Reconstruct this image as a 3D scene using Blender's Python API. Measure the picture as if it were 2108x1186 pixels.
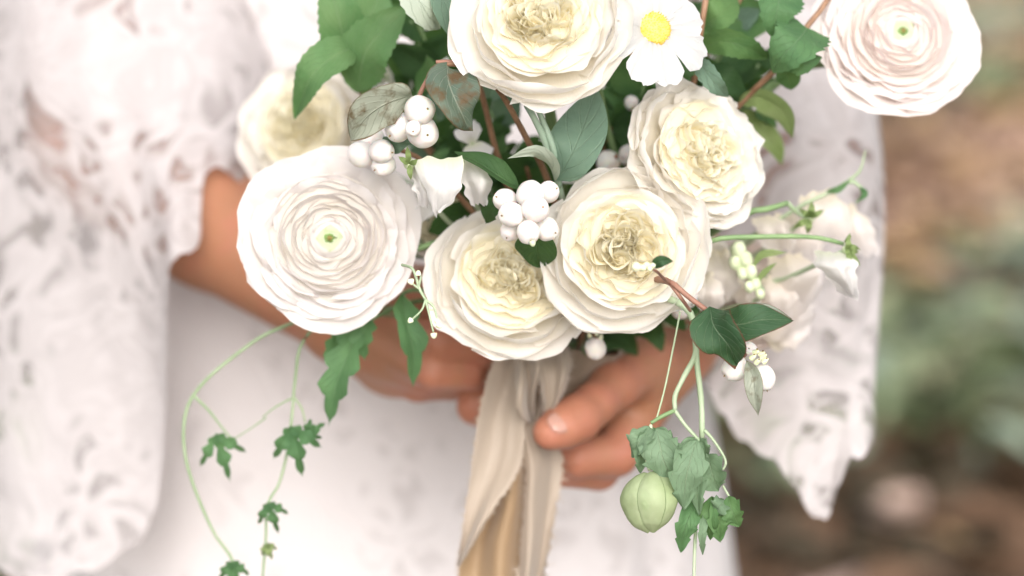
import bpy, bmesh, math, random
import numpy as np
from mathutils import Vector, Matrix, Quaternion, noise

for o in list(bpy.data.objects):
    bpy.data.objects.remove(o)
SC = bpy.context.scene
COL = SC.collection
rad = math.radians

# ------------------------------------------------------------------ camera
CAM_POS = Vector((0, 0, 1.20))
PITCH = rad(11)
LENS = 85.0
SENS = 36.0 / LENS
cam_d = bpy.data.cameras.new('camera')
cam = bpy.data.objects.new('camera', cam_d)
COL.objects.link(cam)
cam.location = CAM_POS
cam.rotation_euler = (math.pi / 2 - PITCH, 0, 0)
cam_d.lens = LENS
cam_d.sensor_width = 36
cam_d.clip_start = 0.05
cam_d.clip_end = 400
cam_d.dof.use_dof = True
cam_d.dof.focus_distance = 1.0
cam_d.dof.aperture_fstop = 3.8
SC.camera = cam

# ------------------------------------------------------------------ sky, sun, exposure
SUN_EL, SUN_AZ = rad(30), rad(173)          # azimuth clockwise from +Y
w = bpy.data.worlds.new('World')
SC.world = w
w.use_nodes = True
nt = w.node_tree
nt.nodes.clear()
sky = nt.nodes.new('ShaderNodeTexSky')
sky.sky_type = 'NISHITA'
sky.sun_disc = False
sky.sun_elevation = SUN_EL
sky.sun_rotation = SUN_AZ
sky.air_density = 1.0
sky.dust_density = 3.0
hs = nt.nodes.new('ShaderNodeHueSaturation')
hs.inputs['Saturation'].default_value = 0.22
bg = nt.nodes.new('ShaderNodeBackground')
bg.inputs['Strength'].default_value = 0.15
ow = nt.nodes.new('ShaderNodeOutputWorld')
nt.links.new(sky.outputs[0], hs.inputs['Color'])
nt.links.new(hs.outputs[0], bg.inputs[0])
nt.links.new(bg.outputs[0], ow.inputs[0])
sun_d = bpy.data.lights.new('sun', 'SUN')
sun_d.energy = 0.8
sun_d.angle = rad(60)
sun_d.color = (1.0, 0.92, 0.90)
sun = bpy.data.objects.new('sun', sun_d)
COL.objects.link(sun)
sdir = Vector((math.sin(SUN_AZ) * math.cos(SUN_EL), math.cos(SUN_AZ) * math.cos(SUN_EL), math.sin(SUN_EL)))
sun.rotation_euler = sdir.to_track_quat('Z', 'Y').to_euler()
sun.location = (0, -3, 6)
vs = SC.view_settings
vs.view_transform = 'Standard'
vs.look = 'None'
vs.gamma = 1
vs.exposure = 1.02
SC.cycles.use_denoising = True
SC.cycles.max_bounces = 12
SC.cycles.diffuse_bounces = 8
SC.cycles.transmission_bounces = 8
SC.cycles.transparent_max_bounces = 12
SC.cycles.caustics_reflective = False
SC.cycles.caustics_refractive = False

# ------------------------------------------------------------------ pixel -> place helpers (photo is 2108 x 1186)
RIGHT = Vector((1, 0, 0))
FWD = Vector((0, math.cos(PITCH), -math.sin(PITCH)))
UP = Vector((0, math.sin(PITCH), math.cos(PITCH)))


def P(x, y, d):
    return CAM_POS + FWD * d + RIGHT * ((x - 1054) / 2108 * SENS * d) - UP * ((y - 593) / 2108 * SENS * d)


def PXM(d):
    return SENS * d / 2108


def FACE(ax, ay, az):
    return (RIGHT * ax + UP * ay - FWD * az).normalized()


# ------------------------------------------------------------------ object helpers
def thing(name, label, cat, loc=(0, 0, 0), group=None):
    o = bpy.data.objects.new(name, None)
    o.empty_display_size = 0.02
    COL.objects.link(o)
    o.location = loc
    o['label'] = label
    o['category'] = cat
    if group:
        o['group'] = group
    return o


def mesh_obj(name, verts, faces, mat, parent=None, uvs=None, smooth=True, origin=None, label=None):
    """verts are world coordinates; stored relative to the root's location"""
    me = bpy.data.meshes.new(name)
    off = Vector((0, 0, 0))
    root = parent
    while root is not None:
        off += root.location
        root = root.parent
    me.from_pydata([tuple(Vector(v) - off) for v in verts], [], faces)
    if uvs is not None:
        ul = me.uv_layers.new(name='UVMap')
        li = np.empty(len(me.loops), dtype=np.int32)
        me.loops.foreach_get('vertex_index', li)
        ul.data.foreach_set('uv', np.asarray(uvs, dtype=np.float32)[li].ravel())
    if smooth:
        me.polygons.foreach_set('use_smooth', [True] * len(me.polygons))
    me.materials.append(mat)
    o = bpy.data.objects.new(name, me)
    COL.objects.link(o)
    if parent:
        o.parent = parent
    if label:
        o['label'] = label
    return o


def grid_faces(nu, nv, closed=False):
    f = []
    for j in range(nv - 1):
        for i in range(nu if closed else nu - 1):
            a = j * nu + i
            b = j * nu + (i + 1) % nu
            f.append((a, b, b + nu, a + nu))
    return f


def crom(pts, n):
    """Catmull-Rom through tuples/Vectors, n samples"""
    pts = [Vector(p) for p in pts]
    if len(pts) == 2:
        return [pts[0].lerp(pts[1], i / (n - 1)) for i in range(n)]
    ext = [pts[0] * 2 - pts[1]] + pts + [pts[-1] * 2 - pts[-2]]
    L = [0]
    for a, b in zip(pts, pts[1:]):
        L.append(L[-1] + (b - a).length)
    out = []
    for i in range(n):
        s = L[-1] * i / (n - 1)
        k = 0
        while k < len(pts) - 2 and s > L[k + 1]:
            k += 1
        t = (s - L[k]) / max(L[k + 1] - L[k], 1e-9)
        p0, p1, p2, p3 = ext[k:k + 4]
        out.append(0.5 * ((2 * p1) + (p2 - p0) * t + (2 * p0 - 5 * p1 + 4 * p2 - p3) * t * t + (3 * p1 - p0 - 3 * p2 + p3) * t ** 3))
    return out


def wpts(pts):
    return [P(*p) for p in pts]


def tube(name, parent, pts, r0, r1, mat, n=None, seg=7, world=False):
    pts = pts if world else wpts(pts)
    n = n or max(6, 5 * len(pts))
    sp = crom(pts, n)
    verts, uvs = [], []
    ref = Vector((0.3, 0.8, 0.52)).normalized()
    for i, p in enumerate(sp):
        t = (sp[min(i + 1, n - 1)] - sp[max(i - 1, 0)]).normalized()
        s = t.cross(ref).normalized()
        b = s.cross(t)
        r = r0 + (r1 - r0) * i / (n - 1)
        r *= 1 + 0.14 * noise.noise(p * 220) + 0.35 * max(0, noise.noise(p * 55) - 0.38)
        p = p + Vector((noise.noise(p * 40), noise.noise(p * 40 + Vector((5, 5, 5))), noise.noise(p * 40 + Vector((9, 1, 3))))) * r0 * 0.45
        for k in range(seg):
            a = 2 * math.pi * k / seg
            verts.append(p + s * (math.cos(a) * r) + b * (math.sin(a) * r))
            uvs.append((k / seg, i / (n - 1)))
    fc = grid_faces(seg, n, True)
    fc.append(tuple(range(seg))[::-1])
    fc.append(tuple(range((n - 1) * seg, n * seg)))
    return mesh_obj(name, verts, fc, mat, parent, uvs)


# ------------------------------------------------------------------ materials
class NB:
    def __init__(self, name):
        self.m = bpy.data.materials.new(name)
        self.m.use_nodes = True
        self.t = self.m.node_tree
        self.t.nodes.clear()
        self.out = self.t.nodes.new('ShaderNodeOutputMaterial')

    def n(self, kind, **kw):
        nd = self.t.nodes.new('ShaderNode' + kind)
        ins = kw.pop('ins', {})
        for k, v in kw.items():
            setattr(nd, k, v)
        for k, v in ins.items():
            self.set(nd, k, v)
        return nd

    def set(self, nd, k, v):
        s = nd.inputs[k]
        if isinstance(v, bpy.types.NodeSocket):
            self.t.links.new(v, s)
        elif isinstance(v, bpy.types.Node):
            self.t.links.new(v.outputs[0], s)
        else:
            if isinstance(v, (tuple, list)) and len(v) == 3 and s.type == 'RGBA':
                v = (*v, 1)
            s.default_value = v

    def math(self, op, a, b=0.0, c=0.0, clamp=False):
        return self.n('Math', operation=op, use_clamp=clamp, ins={0: a, 1: b, 2: c}).outputs[0]

    def mixc(self, f, a, b, blend='MIX'):
        nd = self.n('Mix', data_type='RGBA', blend_type=blend)
        self.set(nd, 0, f)
        self.set(nd, 6, a)
        self.set(nd, 7, b)
        return nd.outputs[2]

    def ramp(self, fac, stops, interp='LINEAR'):
        nd = self.n('ValToRGB')
        nd.color_ramp.interpolation = interp
        el = nd.color_ramp.elements
        while len(el) < len(stops):
            el.new(0.5)
        for e, (p, c) in zip(el, stops):
            e.position = p
            e.color = (*c, 1) if len(c) == 3 else c
        self.set(nd, 0, fac)
        return nd.outputs[0]

    def noise(self, vec, scale, detail=3, rough=0.5, dist=0.0):
        nd = self.n('TexNoise', ins={'Scale': scale, 'Detail': detail, 'Roughness': rough, 'Distortion': dist})
        if vec is not None:
            self.set(nd, 'Vector', vec)
        return nd.outputs[0]

    def surf(self, s):
        self.t.links.new(s.outputs[0] if isinstance(s, bpy.types.Node) else s, self.out.inputs[0])
        return self.m

    def bump(self, h, strength=0.3, dist=0.001):
        return self.n('Bump', ins={'Height': h, 'Strength': strength, 'Distance': dist}).outputs[0]


def petal_mat(name, stops, trans=0.42, vein=0.18, sheer=0.0):
    b = NB(name)
    uv = b.n('UVMap').outputs[0]
    sp = b.n('SeparateXYZ', ins={0: uv})
    v = sp.outputs[1]
    geo = b.n('NewGeometry')
    pn = b.noise(geo.outputs['Position'], 90, 2)
    vv = b.math('ADD', v, b.math('MULTIPLY', b.math('SUBTRACT', pn, 0.5), 0.22))
    col = b.ramp(vv, stops)
    st = b.n('Mapping', ins={0: uv, 3: (26, 1.6, 1)})
    vn = b.noise(st.outputs[0], 2.0, 3)
    col = b.mixc(b.math('MULTIPLY', vn, 0.05), col, (0.72, 0.66, 0.56))
    hgt = b.math('ADD', vn, b.math('MULTIPLY', b.noise(geo.outputs['Position'], 260, 2), 0.6))
    bmp = b.bump(hgt, vein, 0.0006)
    pr = b.n('BsdfPrincipled', ins={'Base Color': col, 'Roughness': 0.62, 'Normal': bmp,
                                    'Specular IOR Level': 0.25, 'Sheen Weight': 0.15, 'Sheen Roughness': 0.5})
    tr = b.n('BsdfTranslucent', ins={'Color': col, 'Normal': bmp})
    sh = b.n('MixShader', ins={0: trans, 1: pr, 2: tr})
    if sheer:
        sh = b.n('MixShader', ins={0: sheer, 1: sh, 2: b.n('BsdfTransparent', ins={0: (1, 1, 1)})})
    return b.surf(sh)


def leaf_mat(name, top, top2, back, vein, vein_amt=0.5, edge=None, spots=0.0, rough=0.64, nveins=7.0, trans=0.22):
    b = NB(name)
    uv = b.n('UVMap').outputs[0]
    sp = b.n('SeparateXYZ', ins={0: uv})
    au = b.math('ABSOLUTE', b.math('SUBTRACT', sp.outputs[0], 0.5))      # 0 midrib .. 0.5 edge
    v = sp.outputs[1]
    geo = b.n('NewGeometry')
    pos = geo.outputs['Position']
    n1 = b.noise(pos, 60, 3)
    n2 = b.noise(pos, 350, 3)
    mid = b.math('SUBTRACT', 1.0, b.math('DIVIDE', au, 0.022), clamp=True)
    ph = b.math('SUBTRACT', b.math('MULTIPLY', v, nveins), b.math('MULTIPLY', au, nveins * 0.85))
    ph = b.math('ADD', ph, b.math('MULTIPLY', n1, 0.7))
    fr = b.math('ABSOLUTE', b.math('SUBTRACT', b.math('FRACT', ph), 0.5))
    side = b.math('SUBTRACT', 1.0, b.math('DIVIDE', fr, 0.075), clamp=True)
    side = b.math('MULTIPLY', side, 0.6)
    vm = b.math('MAXIMUM', mid, side)
    c = b.mixc(b.ramp(n1, [(0.35, (0, 0, 0)), (0.68, (1, 1, 1))]), top, top2)
    c = b.mixc(b.math('MULTIPLY', n2, 0.35), c, tuple(x * 0.55 for x in top))
    cb = b.mixc(b.math('MULTIPLY', n1, 0.5), back, tuple(x * 0.75 for x in back))
    c = b.mixc(geo.outputs['Backfacing'], c, cb)
    c = b.mixc(b.math('MULTIPLY', vm, vein_amt), c, vein)
    if spots > 0:
        s = b.ramp(b.noise(pos, 130, 4, 0.6), [(0.60 - spots * 0.1, (0, 0, 0)), (0.66, (1, 1, 1))])
        c = b.mixc(b.math('MULTIPLY', s, 0.85), c, (0.11, 0.055, 0.025))
    if edge:
        ev = b.math('ADD', au, b.math('MULTIPLY', b.math('POWER', v, 9.0), 0.16))
        ev = b.math('ADD', ev, b.math('MULTIPLY', b.math('SUBTRACT', n2, 0.5), 0.06))
        e = b.ramp(ev, [(0.465, (0, 0, 0)), (0.495, (1, 1, 1))])
        c = b.mixc(b.math('MULTIPLY', e, 0.85), c, edge)
    hgt = b.math('ADD', b.math('MULTIPLY', vm, -0.7), b.math('MULTIPLY', n2, 0.5))
    bmp = b.bump(hgt, 0.7, 0.0008)
    pr = b.n('BsdfPrincipled', ins={'Base Color': c, 'Roughness': rough, 'Normal': bmp, 'Specular IOR Level': 0.3})
    tc = b.mixc(0.5, c, (0.16, 0.34, 0.03))
    tr = b.n('BsdfTranslucent', ins={'Color': tc, 'Normal': bmp})
    return b.surf(b.n('MixShader', ins={0: trans, 1: pr, 2: tr}))


def plain_mat(name, c1, c2, scale=80, rough=0.55, bump=0.2, spec=0.35, sss=0.0, bdist=0.0006, sheen=0.0):
    b = NB(name)
    geo = b.n('NewGeometry').outputs['Position']
    n1 = b.noise(geo, scale, 4)
    c = b.mixc(b.ramp(n1, [(0.3, (0, 0, 0)), (0.7, (1, 1, 1))]), c1, c2)
    bm = b.bump(b.noise(geo, scale * 5, 3), bump, bdist)
    pr = b.n('BsdfPrincipled', ins={'Base Color': c, 'Roughness': rough, 'Normal': bm, 'Specular IOR Level': spec,
                                    'Subsurface Weight': sss, 'Subsurface Scale': 0.004,
                                    'Subsurface Radius': (1.0, 0.5, 0.35), 'Sheen Weight': sheen})
    return b.surf(pr)


M = {}
M['ran'] = petal_mat('ranunculus_petal', [(0.0, (0.74, 0.70, 0.44)), (0.35, (0.79, 0.73, 0.58)), (0.65, (0.78, 0.735, 0.675)), (1.0, (0.775, 0.735, 0.72))])
M['ran_eye'] = petal_mat('ranunculus_inner_petal', [(0.0, (0.62, 0.68, 0.42)), (0.6, (0.83, 0.81, 0.73)), (0.82, (0.81, 0.81, 0.70)), (1.0, (0.62, 0.70, 0.45))])
M['ran_blush'] = petal_mat('ranunculus_blush_petal', [(0.0, (0.70, 0.68, 0.42)), (0.35, (0.80, 0.70, 0.58)), (0.7, (0.82, 0.735, 0.69)), (1.0, (0.83, 0.765, 0.745))])
M['rose'] = petal_mat('rose_petal', [(0.0, (0.86, 0.77, 0.52)), (0.28, (0.875, 0.825, 0.69)), (0.55, (0.885, 0.855, 0.79)), (1.0, (0.89, 0.865, 0.83))])
M['rose_in'] = petal_mat('rose_inner_petal', [(0.0, (0.87, 0.72, 0.36)), (0.4, (0.88, 0.80, 0.55)), (0.75, (0.885, 0.84, 0.69)), (1.0, (0.89, 0.86, 0.77))])
M['rose_heart'] = petal_mat('rose_heart_petal', [(0.0, (0.87, 0.72, 0.34)), (0.45, (0.89, 0.81, 0.50)), (0.78, (0.90, 0.85, 0.66)), (1.0, (0.90, 0.87, 0.75))], 0.32)
M['white_petal'] = petal_mat('white_petal', [(0.0, (0.72, 0.74, 0.58)), (0.3, (0.76, 0.74, 0.71)), (1.0, (0.77, 0.75, 0.745))], 0.38, 0.6)
M['blush_petal'] = petal_mat('blush_petal', [(0.0, (0.84, 0.76, 0.58)), (0.4, (0.86, 0.77, 0.70)), (1.0, (0.87, 0.81, 0.78))], 0.4)
M['sheer_petal'] = petal_mat('sheer_petal', [(0.0, (0.86, 0.79, 0.62)), (0.4, (0.88, 0.81, 0.75)), (1.0, (0.89, 0.84, 0.82))], 0.45, 0.4, sheer=0.08)
M['cosmos'] = petal_mat('cosmos_petal', [(0.0, (0.84, 0.84, 0.76)), (0.2, (0.73, 0.73, 0.72)), (1.0, (0.75, 0.75, 0.75))], 0.35, 1.0)
M['eye_green'] = plain_mat('pistil_green', (0.10, 0.20, 0.05), (0.26, 0.36, 0.12), 600)
M['eye_dark'] = plain_mat('pistil_dark', (0.05, 0.07, 0.02), (0.30, 0.22, 0.06), 900)
M['disc'] = plain_mat('yellow_florets', (0.78, 0.55, 0.06), (0.85, 0.70, 0.22), 500, bump=0.3)
M['disc2'] = plain_mat('ochre_florets', (0.62, 0.36, 0.03), (0.75, 0.50, 0.08), 500, bump=0.3)
M['stem'] = plain_mat('green_stem', (0.13, 0.22, 0.09), (0.24, 0.34, 0.16), 60)
M['stem_pale'] = plain_mat('pale_green_stem', (0.30, 0.39, 0.23), (0.42, 0.49, 0.34), 60)
M['stem_vine'] = plain_mat('vine_stem', (0.20, 0.29, 0.15), (0.30, 0.38, 0.23), 60)
M['stem_blue'] = plain_mat('blue_green_stem', (0.20, 0.30, 0.22), (0.32, 0.40, 0.30), 60)
M['twig'] = plain_mat('brown_twig', (0.19, 0.10, 0.055), (0.34, 0.20, 0.12), 120, bump=0.5)
M['twig_red'] = plain_mat('red_brown_twig', (0.22, 0.10, 0.07), (0.36, 0.20, 0.14), 120, bump=0.5)
M['berry'] = None


def berry_mat():
    b = NB('snowberry')
    pos = b.n('NewGeometry').outputs['Position']
    c = b.mixc(b.noise(pos, 110, 3), (0.69, 0.645, 0.60), (0.77, 0.74, 0.71))
    sp = b.ramp(b.noise(pos, 520, 2), [(0.70, (0, 0, 0)), (0.78, (0.6, 0.6, 0.6))])
    c = b.mixc(sp, c, (0.45, 0.30, 0.18))
    bm = b.bump(b.noise(pos, 500, 3), 0.2, 0.0005)
    return b.surf(b.n('BsdfPrincipled', ins={'Base Color': c, 'Roughness': b.math('ADD', b.math('MULTIPLY', b.noise(pos, 300, 2), 0.3), 0.28), 'Normal': bm,
                                             'Specular IOR Level': 0.45, 'Subsurface Weight': 0.3, 'Subsurface Scale': 0.003}))


M['berry'] = berry_mat()
M['berry_tip'] = plain_mat('berry_tip', (0.10, 0.05, 0.02), (0.36, 0.24, 0.08), 900)
M['bud'] = plain_mat('pale_bud', (0.66, 0.70, 0.42), (0.80, 0.80, 0.62), 400, sss=0.2)
M['bud_green'] = plain_mat('green_bud', (0.46, 0.54, 0.32), (0.64, 0.69, 0.48), 300)
M['calyx'] = plain_mat('pale_calyx', (0.42, 0.52, 0.28), (0.56, 0.62, 0.40), 200)
M['leaf_snow'] = leaf_mat('snowberry_leaf', (0.030, 0.075, 0.035), (0.05, 0.11, 0.05), (0.30, 0.34, 0.28), (0.30, 0.40, 0.25), 0.45, edge=(0.12, 0.025, 0.02))
M['leaf_grey'] = leaf_mat('weathered_leaf', (0.085, 0.125, 0.095), (0.13, 0.165, 0.125), (0.36, 0.38, 0.31), (0.46, 0.48, 0.38), 0.5, edge=(0.12, 0.06, 0.03), spots=0.9)
M['leaf_mint'] = leaf_mat('mint_leaf', (0.10, 0.22, 0.08), (0.17, 0.29, 0.12), (0.26, 0.36, 0.22), (0.30, 0.42, 0.22), 0.6, nveins=9, trans=0.35)
M['leaf_dark'] = leaf_mat('dark_leaf', (0.035, 0.085, 0.03), (0.06, 0.125, 0.045), (0.13, 0.20, 0.10), (0.13, 0.22, 0.09), 0.35, trans=0.3)
M['leaf_mid'] = leaf_mat('mid_leaf', (0.075, 0.17, 0.06), (0.13, 0.24, 0.08), (0.22, 0.30, 0.18), (0.22, 0.32, 0.15), 0.35, trans=0.3)
M['leaf_sage'] = leaf_mat('sage_leaf', (0.125, 0.20, 0.145), (0.16, 0.245, 0.175), (0.42, 0.47, 0.38), (0.27, 0.36, 0.25), 0.25, nveins=4, trans=0.2)
M['leaf_vine'] = leaf_mat('vine_leaf', (0.075, 0.17, 0.07), (0.12, 0.24, 0.10), (0.20, 0.30, 0.18), (0.24, 0.36, 0.20), 0.4, trans=0.3)
M['leaf_puff'] = leaf_mat('puff_vine_leaf', (0.165, 0.26, 0.15), (0.21, 0.31, 0.19), (0.28, 0.38, 0.25), (0.42, 0.52, 0.34), 0.5, nveins=6, trans=0.25)
M['leaf_lime'] = leaf_mat('lime_leaf', (0.25, 0.34, 0.12), (0.34, 0.42, 0.19), (0.38, 0.45, 0.25), (0.40, 0.46, 0.20), 0.3, trans=0.35)
M['pod'] = leaf_mat('balloon_pod', (0.43, 0.52, 0.27), (0.54, 0.61, 0.38), (0.48, 0.56, 0.32), (0.30, 0.42, 0.19), 0.75, nveins=0.0, trans=0.35)


def skin_mat():
    b = NB('skin')
    pos = b.n('NewGeometry').outputs['Position']
    n1 = b.noise(pos, 35, 3)
    n2 = b.noise(pos, 420, 3)
    c = b.mixc(n1, (0.345, 0.155, 0.082), (0.42, 0.205, 0.115))
    c = b.mixc(b.math('MULTIPLY', n2, 0.25), c, (0.36, 0.14, 0.09))
    c = b.mixc(b.ramp(b.noise(pos, 70, 2), [(0.5, (0, 0, 0)), (0.75, (0.5, 0.5, 0.5))]), c, (0.44, 0.16, 0.11))
    jt = b.n('Attribute', attribute_name='joint').outputs['Fac']
    c = b.mixc(b.math('MULTIPLY', jt, 0.55), c, (0.47, 0.17, 0.12))
    bm = b.bump(b.math('ADD', b.noise(pos, 900, 3), b.math('MULTIPLY', b.noise(pos, 160, 3, 0.5, 1.5), 1.6)), 0.30, 0.0007)
    return b.surf(b.n('BsdfPrincipled', ins={'Base Color': c, 'Roughness': 0.5, 'Normal': bm, 'Specular IOR Level': 0.35,
                                             'Subsurface Weight': 0.25, 'Subsurface Scale': 0.006,
                                             'Subsurface Radius': (1.0, 0.35, 0.2)}))


M['skin'] = skin_mat()
M['nail'] = plain_mat('fingernail', (0.47, 0.245, 0.19), (0.54, 0.31, 0.25), 60, 0.3, 0.0, 0.5, 0.2)


def silk_mat(name, c1, c2, trans):
    b = NB(name)
    uv = b.n('UVMap').outputs[0]
    mp = b.n('Mapping', ins={0: uv, 3: (60, 4, 1)})
    n1 = b.noise(mp.outputs[0], 1.5, 4)
    mp2 = b.n('Mapping', ins={0: uv, 3: (500, 1500, 1)})
    wv = b.noise(mp2.outputs[0], 1.0, 2)
    c = b.mixc(n1, c1, c2)
    bm = b.bump(b.math('ADD', n1, b.math('MULTIPLY', wv, 0.3)), 0.25, 0.0008)
    pr = b.n('BsdfPrincipled', ins={'Base Color': c, 'Roughness': 0.48, 'Normal': bm, 'Sheen Weight': 0.4,
                                    'Specular IOR Level': 0.4, 'Anisotropic': 0.4})
    tr = b.n('BsdfTranslucent', ins={'Color': c2, 'Normal': bm})
    return b.surf(b.n('MixShader', ins={0: trans, 1: pr, 2: tr}))


M['silk'] = silk_mat('beige_silk', (0.45, 0.37, 0.29), (0.53, 0.445, 0.36), 0.35)
M['silk_shaded'] = silk_mat('shaded_silk', (0.34, 0.225, 0.12), (0.42, 0.29, 0.17), 0.35)  # underside of the beige ribbon, its shade put into a darker tan
M['silk_wrap'] = silk_mat('taupe_silk', (0.22, 0.165, 0.115), (0.30, 0.23, 0.17), 0.1)


def lace_mat(name, see_through):
    b = NB(name)
    tc = b.n('TexCoord').outputs['Object']
    wob = b.n('TexNoise', ins={'Vector': tc, 'Scale': 14.0, 'Detail': 2.0})
    vec = b.n('VectorMath', operation='MULTIPLY_ADD', ins={0: wob.outputs[1], 1: (0.10, 0.10, 0.10), 2: tc}).outputs[0]
    vo = b.n('TexVoronoi', feature='DISTANCE_TO_EDGE', ins={'Vector': vec, 'Scale': 44.0}).outputs[0]
    big = b.noise(vec, 13, 2)
    open_ = b.ramp(b.noise(vec, 8.5, 3, 0.55, 0.8), [(0.60, (0, 0, 0)), (0.66, (1, 1, 1))])
    sw = b.noise(vec, 55, 2, 0.5, 1.4)
    fine = b.n('TexVoronoi', feature='F1', ins={'Vector': vec, 'Scale': 140.0}).outputs[0]
    # openings between the corded motifs
    hole = b.math('MULTIPLY', b.ramp(vo, [(0.12, (0, 0, 0)), (0.24, (1, 1, 1))]),
                  b.ramp(big, [(0.42, (0, 0, 0)), (0.52, (1, 1, 1))]))
    hole = b.math('MULTIPLY', hole, b.ramp(sw, [(0.38, (0, 0, 0)), (0.52, (1, 1, 1))]))
    cord = b.ramp(vo, [(0.0, (1, 1, 1)), (0.10, (0, 0, 0))])
    hgt = b.math('ADD', b.math('MULTIPLY', cord, 0.7), b.math('MULTIPLY', sw, 1.3))
    hgt = b.math('ADD', hgt, b.math('MULTIPLY', fine, 0.25))
    hgt = b.math('SUBTRACT', hgt, b.math('MULTIPLY', hole, 1.0))
    bm = b.bump(hgt, 0.30, 0.0011)
    thin = b.ramp(sw, [(0.40, (1, 1, 1)), (0.62, (0, 0, 0))])
    col = b.mixc(b.math('MULTIPLY', thin, 0.25), (0.57, 0.533, 0.53), (0.53, 0.488, 0.483))
    if not see_through:
        col = b.mixc(0.5, col, (0.77, 0.73, 0.725))
        col = b.mixc(b.math('MULTIPLY', hole, 0.55), col, (0.45, 0.415, 0.41))  # darker lining in the openings, with their shade painted into the colour
    pr = b.n('BsdfPrincipled', ins={'Base Color': col, 'Roughness': 0.75, 'Normal': bm, 'Specular IOR Level': 0.2, 'Sheen Weight': 0.2})
    tr = b.n('BsdfTranslucent', ins={'Color': col, 'Normal': bm})
    sh = b.n('MixShader', ins={0: 0.25 if see_through else 0.12, 1: pr, 2: tr})
    if see_through:
        tp = b.n('BsdfTransparent', ins={0: (1, 1, 1)})
        a = b.math('ADD', b.math('MAXIMUM', b.math('MULTIPLY', hole, 0.62), b.math('MULTIPLY', open_, 0.55)), b.math('MULTIPLY', thin, 0.10), clamp=True)
        sh = b.n('MixShader', ins={0: a, 1: sh, 2: tp})
    return b.surf(sh)


M['lace'] = lace_mat('corded_lace', True)
M['dress'] = lace_mat('lined_lace', False)

# ------------------------------------------------------------------ setting: ground and leaf litter
def ground_mat():
    b = NB('woodland_soil')
    pos = b.n('NewGeometry').outputs['Position']
    n1 = b.noise(pos, 0.9, 4, 0.6)
    n2 = b.noise(pos, 6, 4, 0.6)
    c = b.ramp(n1, [(0.36, (0.030, 0.026, 0.012)), (0.48, (0.075, 0.050, 0.026)), (0.58, (0.10, 0.085, 0.04)), (0.68, (0.045, 0.07, 0.025))])
    c = b.mixc(b.math('MULTIPLY', n2, 0.5), c, (0.10, 0.055, 0.032))
    bm = b.bump(b.noise(pos, 25, 5), 0.8, 0.03)
    return b.surf(b.n('BsdfPrincipled', ins={'Base Color': c, 'Roughness': 0.9, 'Normal': bm}))


gv, gf = [], []
GN = 41
for j in range(GN):
    for i in range(GN):
        x = (i / (GN - 1) - 0.5)
        y = (j / (GN - 1) - 0.5)
        X = math.copysign(abs(x * 2) ** 2.2, x) * 150
        Y = math.copysign(abs(y * 2) ** 2.2, y) * 150
        r = math.hypot(X, Y - 1.4)
        gv.append((X, Y, 0.10 * min(1, max(0, r - 2) / 4) * noise.noise(Vector((X * 0.3, Y * 0.3, 0)))))
g = mesh_obj('ground', gv, grid_faces(GN, GN), ground_mat())
g['kind'] = 'structure'
g['label'] = 'brown woodland ground behind the bride'


def flat_mat(name, c, trans=0.2):
    b = NB(name)
    pos = b.n('NewGeometry').outputs['Position']
    cc = b.mixc(b.noise(pos, 30, 2), tuple(x * 0.75 for x in c), tuple(min(1, x * 1.25) for x in c))
    pr = b.n('BsdfPrincipled', ins={'Base Color': cc, 'Roughness': 0.7})
    tr = b.n('BsdfTranslucent', ins={'Color': cc})
    return b.surf(b.n('MixShader', ins={0: trans, 1: pr, 2: tr}))


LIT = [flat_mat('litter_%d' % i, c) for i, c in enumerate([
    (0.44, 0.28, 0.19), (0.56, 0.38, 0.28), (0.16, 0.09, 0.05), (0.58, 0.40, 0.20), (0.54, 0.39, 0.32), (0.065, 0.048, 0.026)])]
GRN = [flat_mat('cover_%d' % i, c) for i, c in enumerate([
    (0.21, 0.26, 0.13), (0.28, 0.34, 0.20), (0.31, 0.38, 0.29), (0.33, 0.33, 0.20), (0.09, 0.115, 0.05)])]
rng = np.random.default_rng(7)


def leaf_cloud(name, pos, size, tilt, mats, mi, label):
    n = len(pos)
    az = rng.uniform(0, 2 * np.pi, n)
    t = rng.normal(0, 1, n) * tilt
    a = np.stack([np.cos(az), np.sin(az), np.sin(t)], 1)
    s = np.stack([-np.sin(az), np.cos(az), 0.5 * np.sin(rng.normal(0, 1, n) * tilt)], 1)
    L = size[:, None]
    up = np.array([0, 0, 1.0]) * 0.18
    v = np.empty((n, 6, 3))
    v[:, 0] = pos - a * L * 0.5
    v[:, 1] = pos - s * L * 0.28 + up * L - a * L * 0.1
    v[:, 2] = pos - s * L * 0.22 + up * L + a * L * 0.2
    v[:, 3] = pos + a * L * 0.55
    v[:, 4] = pos + s * L * 0.22 + up * L + a * L * 0.2
    v[:, 5] = pos + s * L * 0.28 + up * L - a * L * 0.1
    base = np.arange(n)[:, None] * 6
    f = np.concatenate([base + np.array([[0, 1, 2, 3]]), base + np.array([[0, 3, 4, 5]])], 0)
    me = bpy.data.meshes.new(name)
    me.from_pydata(v.reshape(-1, 3).tolist(), [], f.tolist())
    for m in mats:
        me.materials.append(m)
    me.polygons.foreach_set('material_index', np.concatenate([mi, mi]).astype(np.int32))
    o = bpy.data.objects.new(name, me)
    COL.objects.link(o)
    o['kind'] = 'stuff'
    o['label'] = label
    o['category'] = name.replace('_', ' ')
    return o


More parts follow.
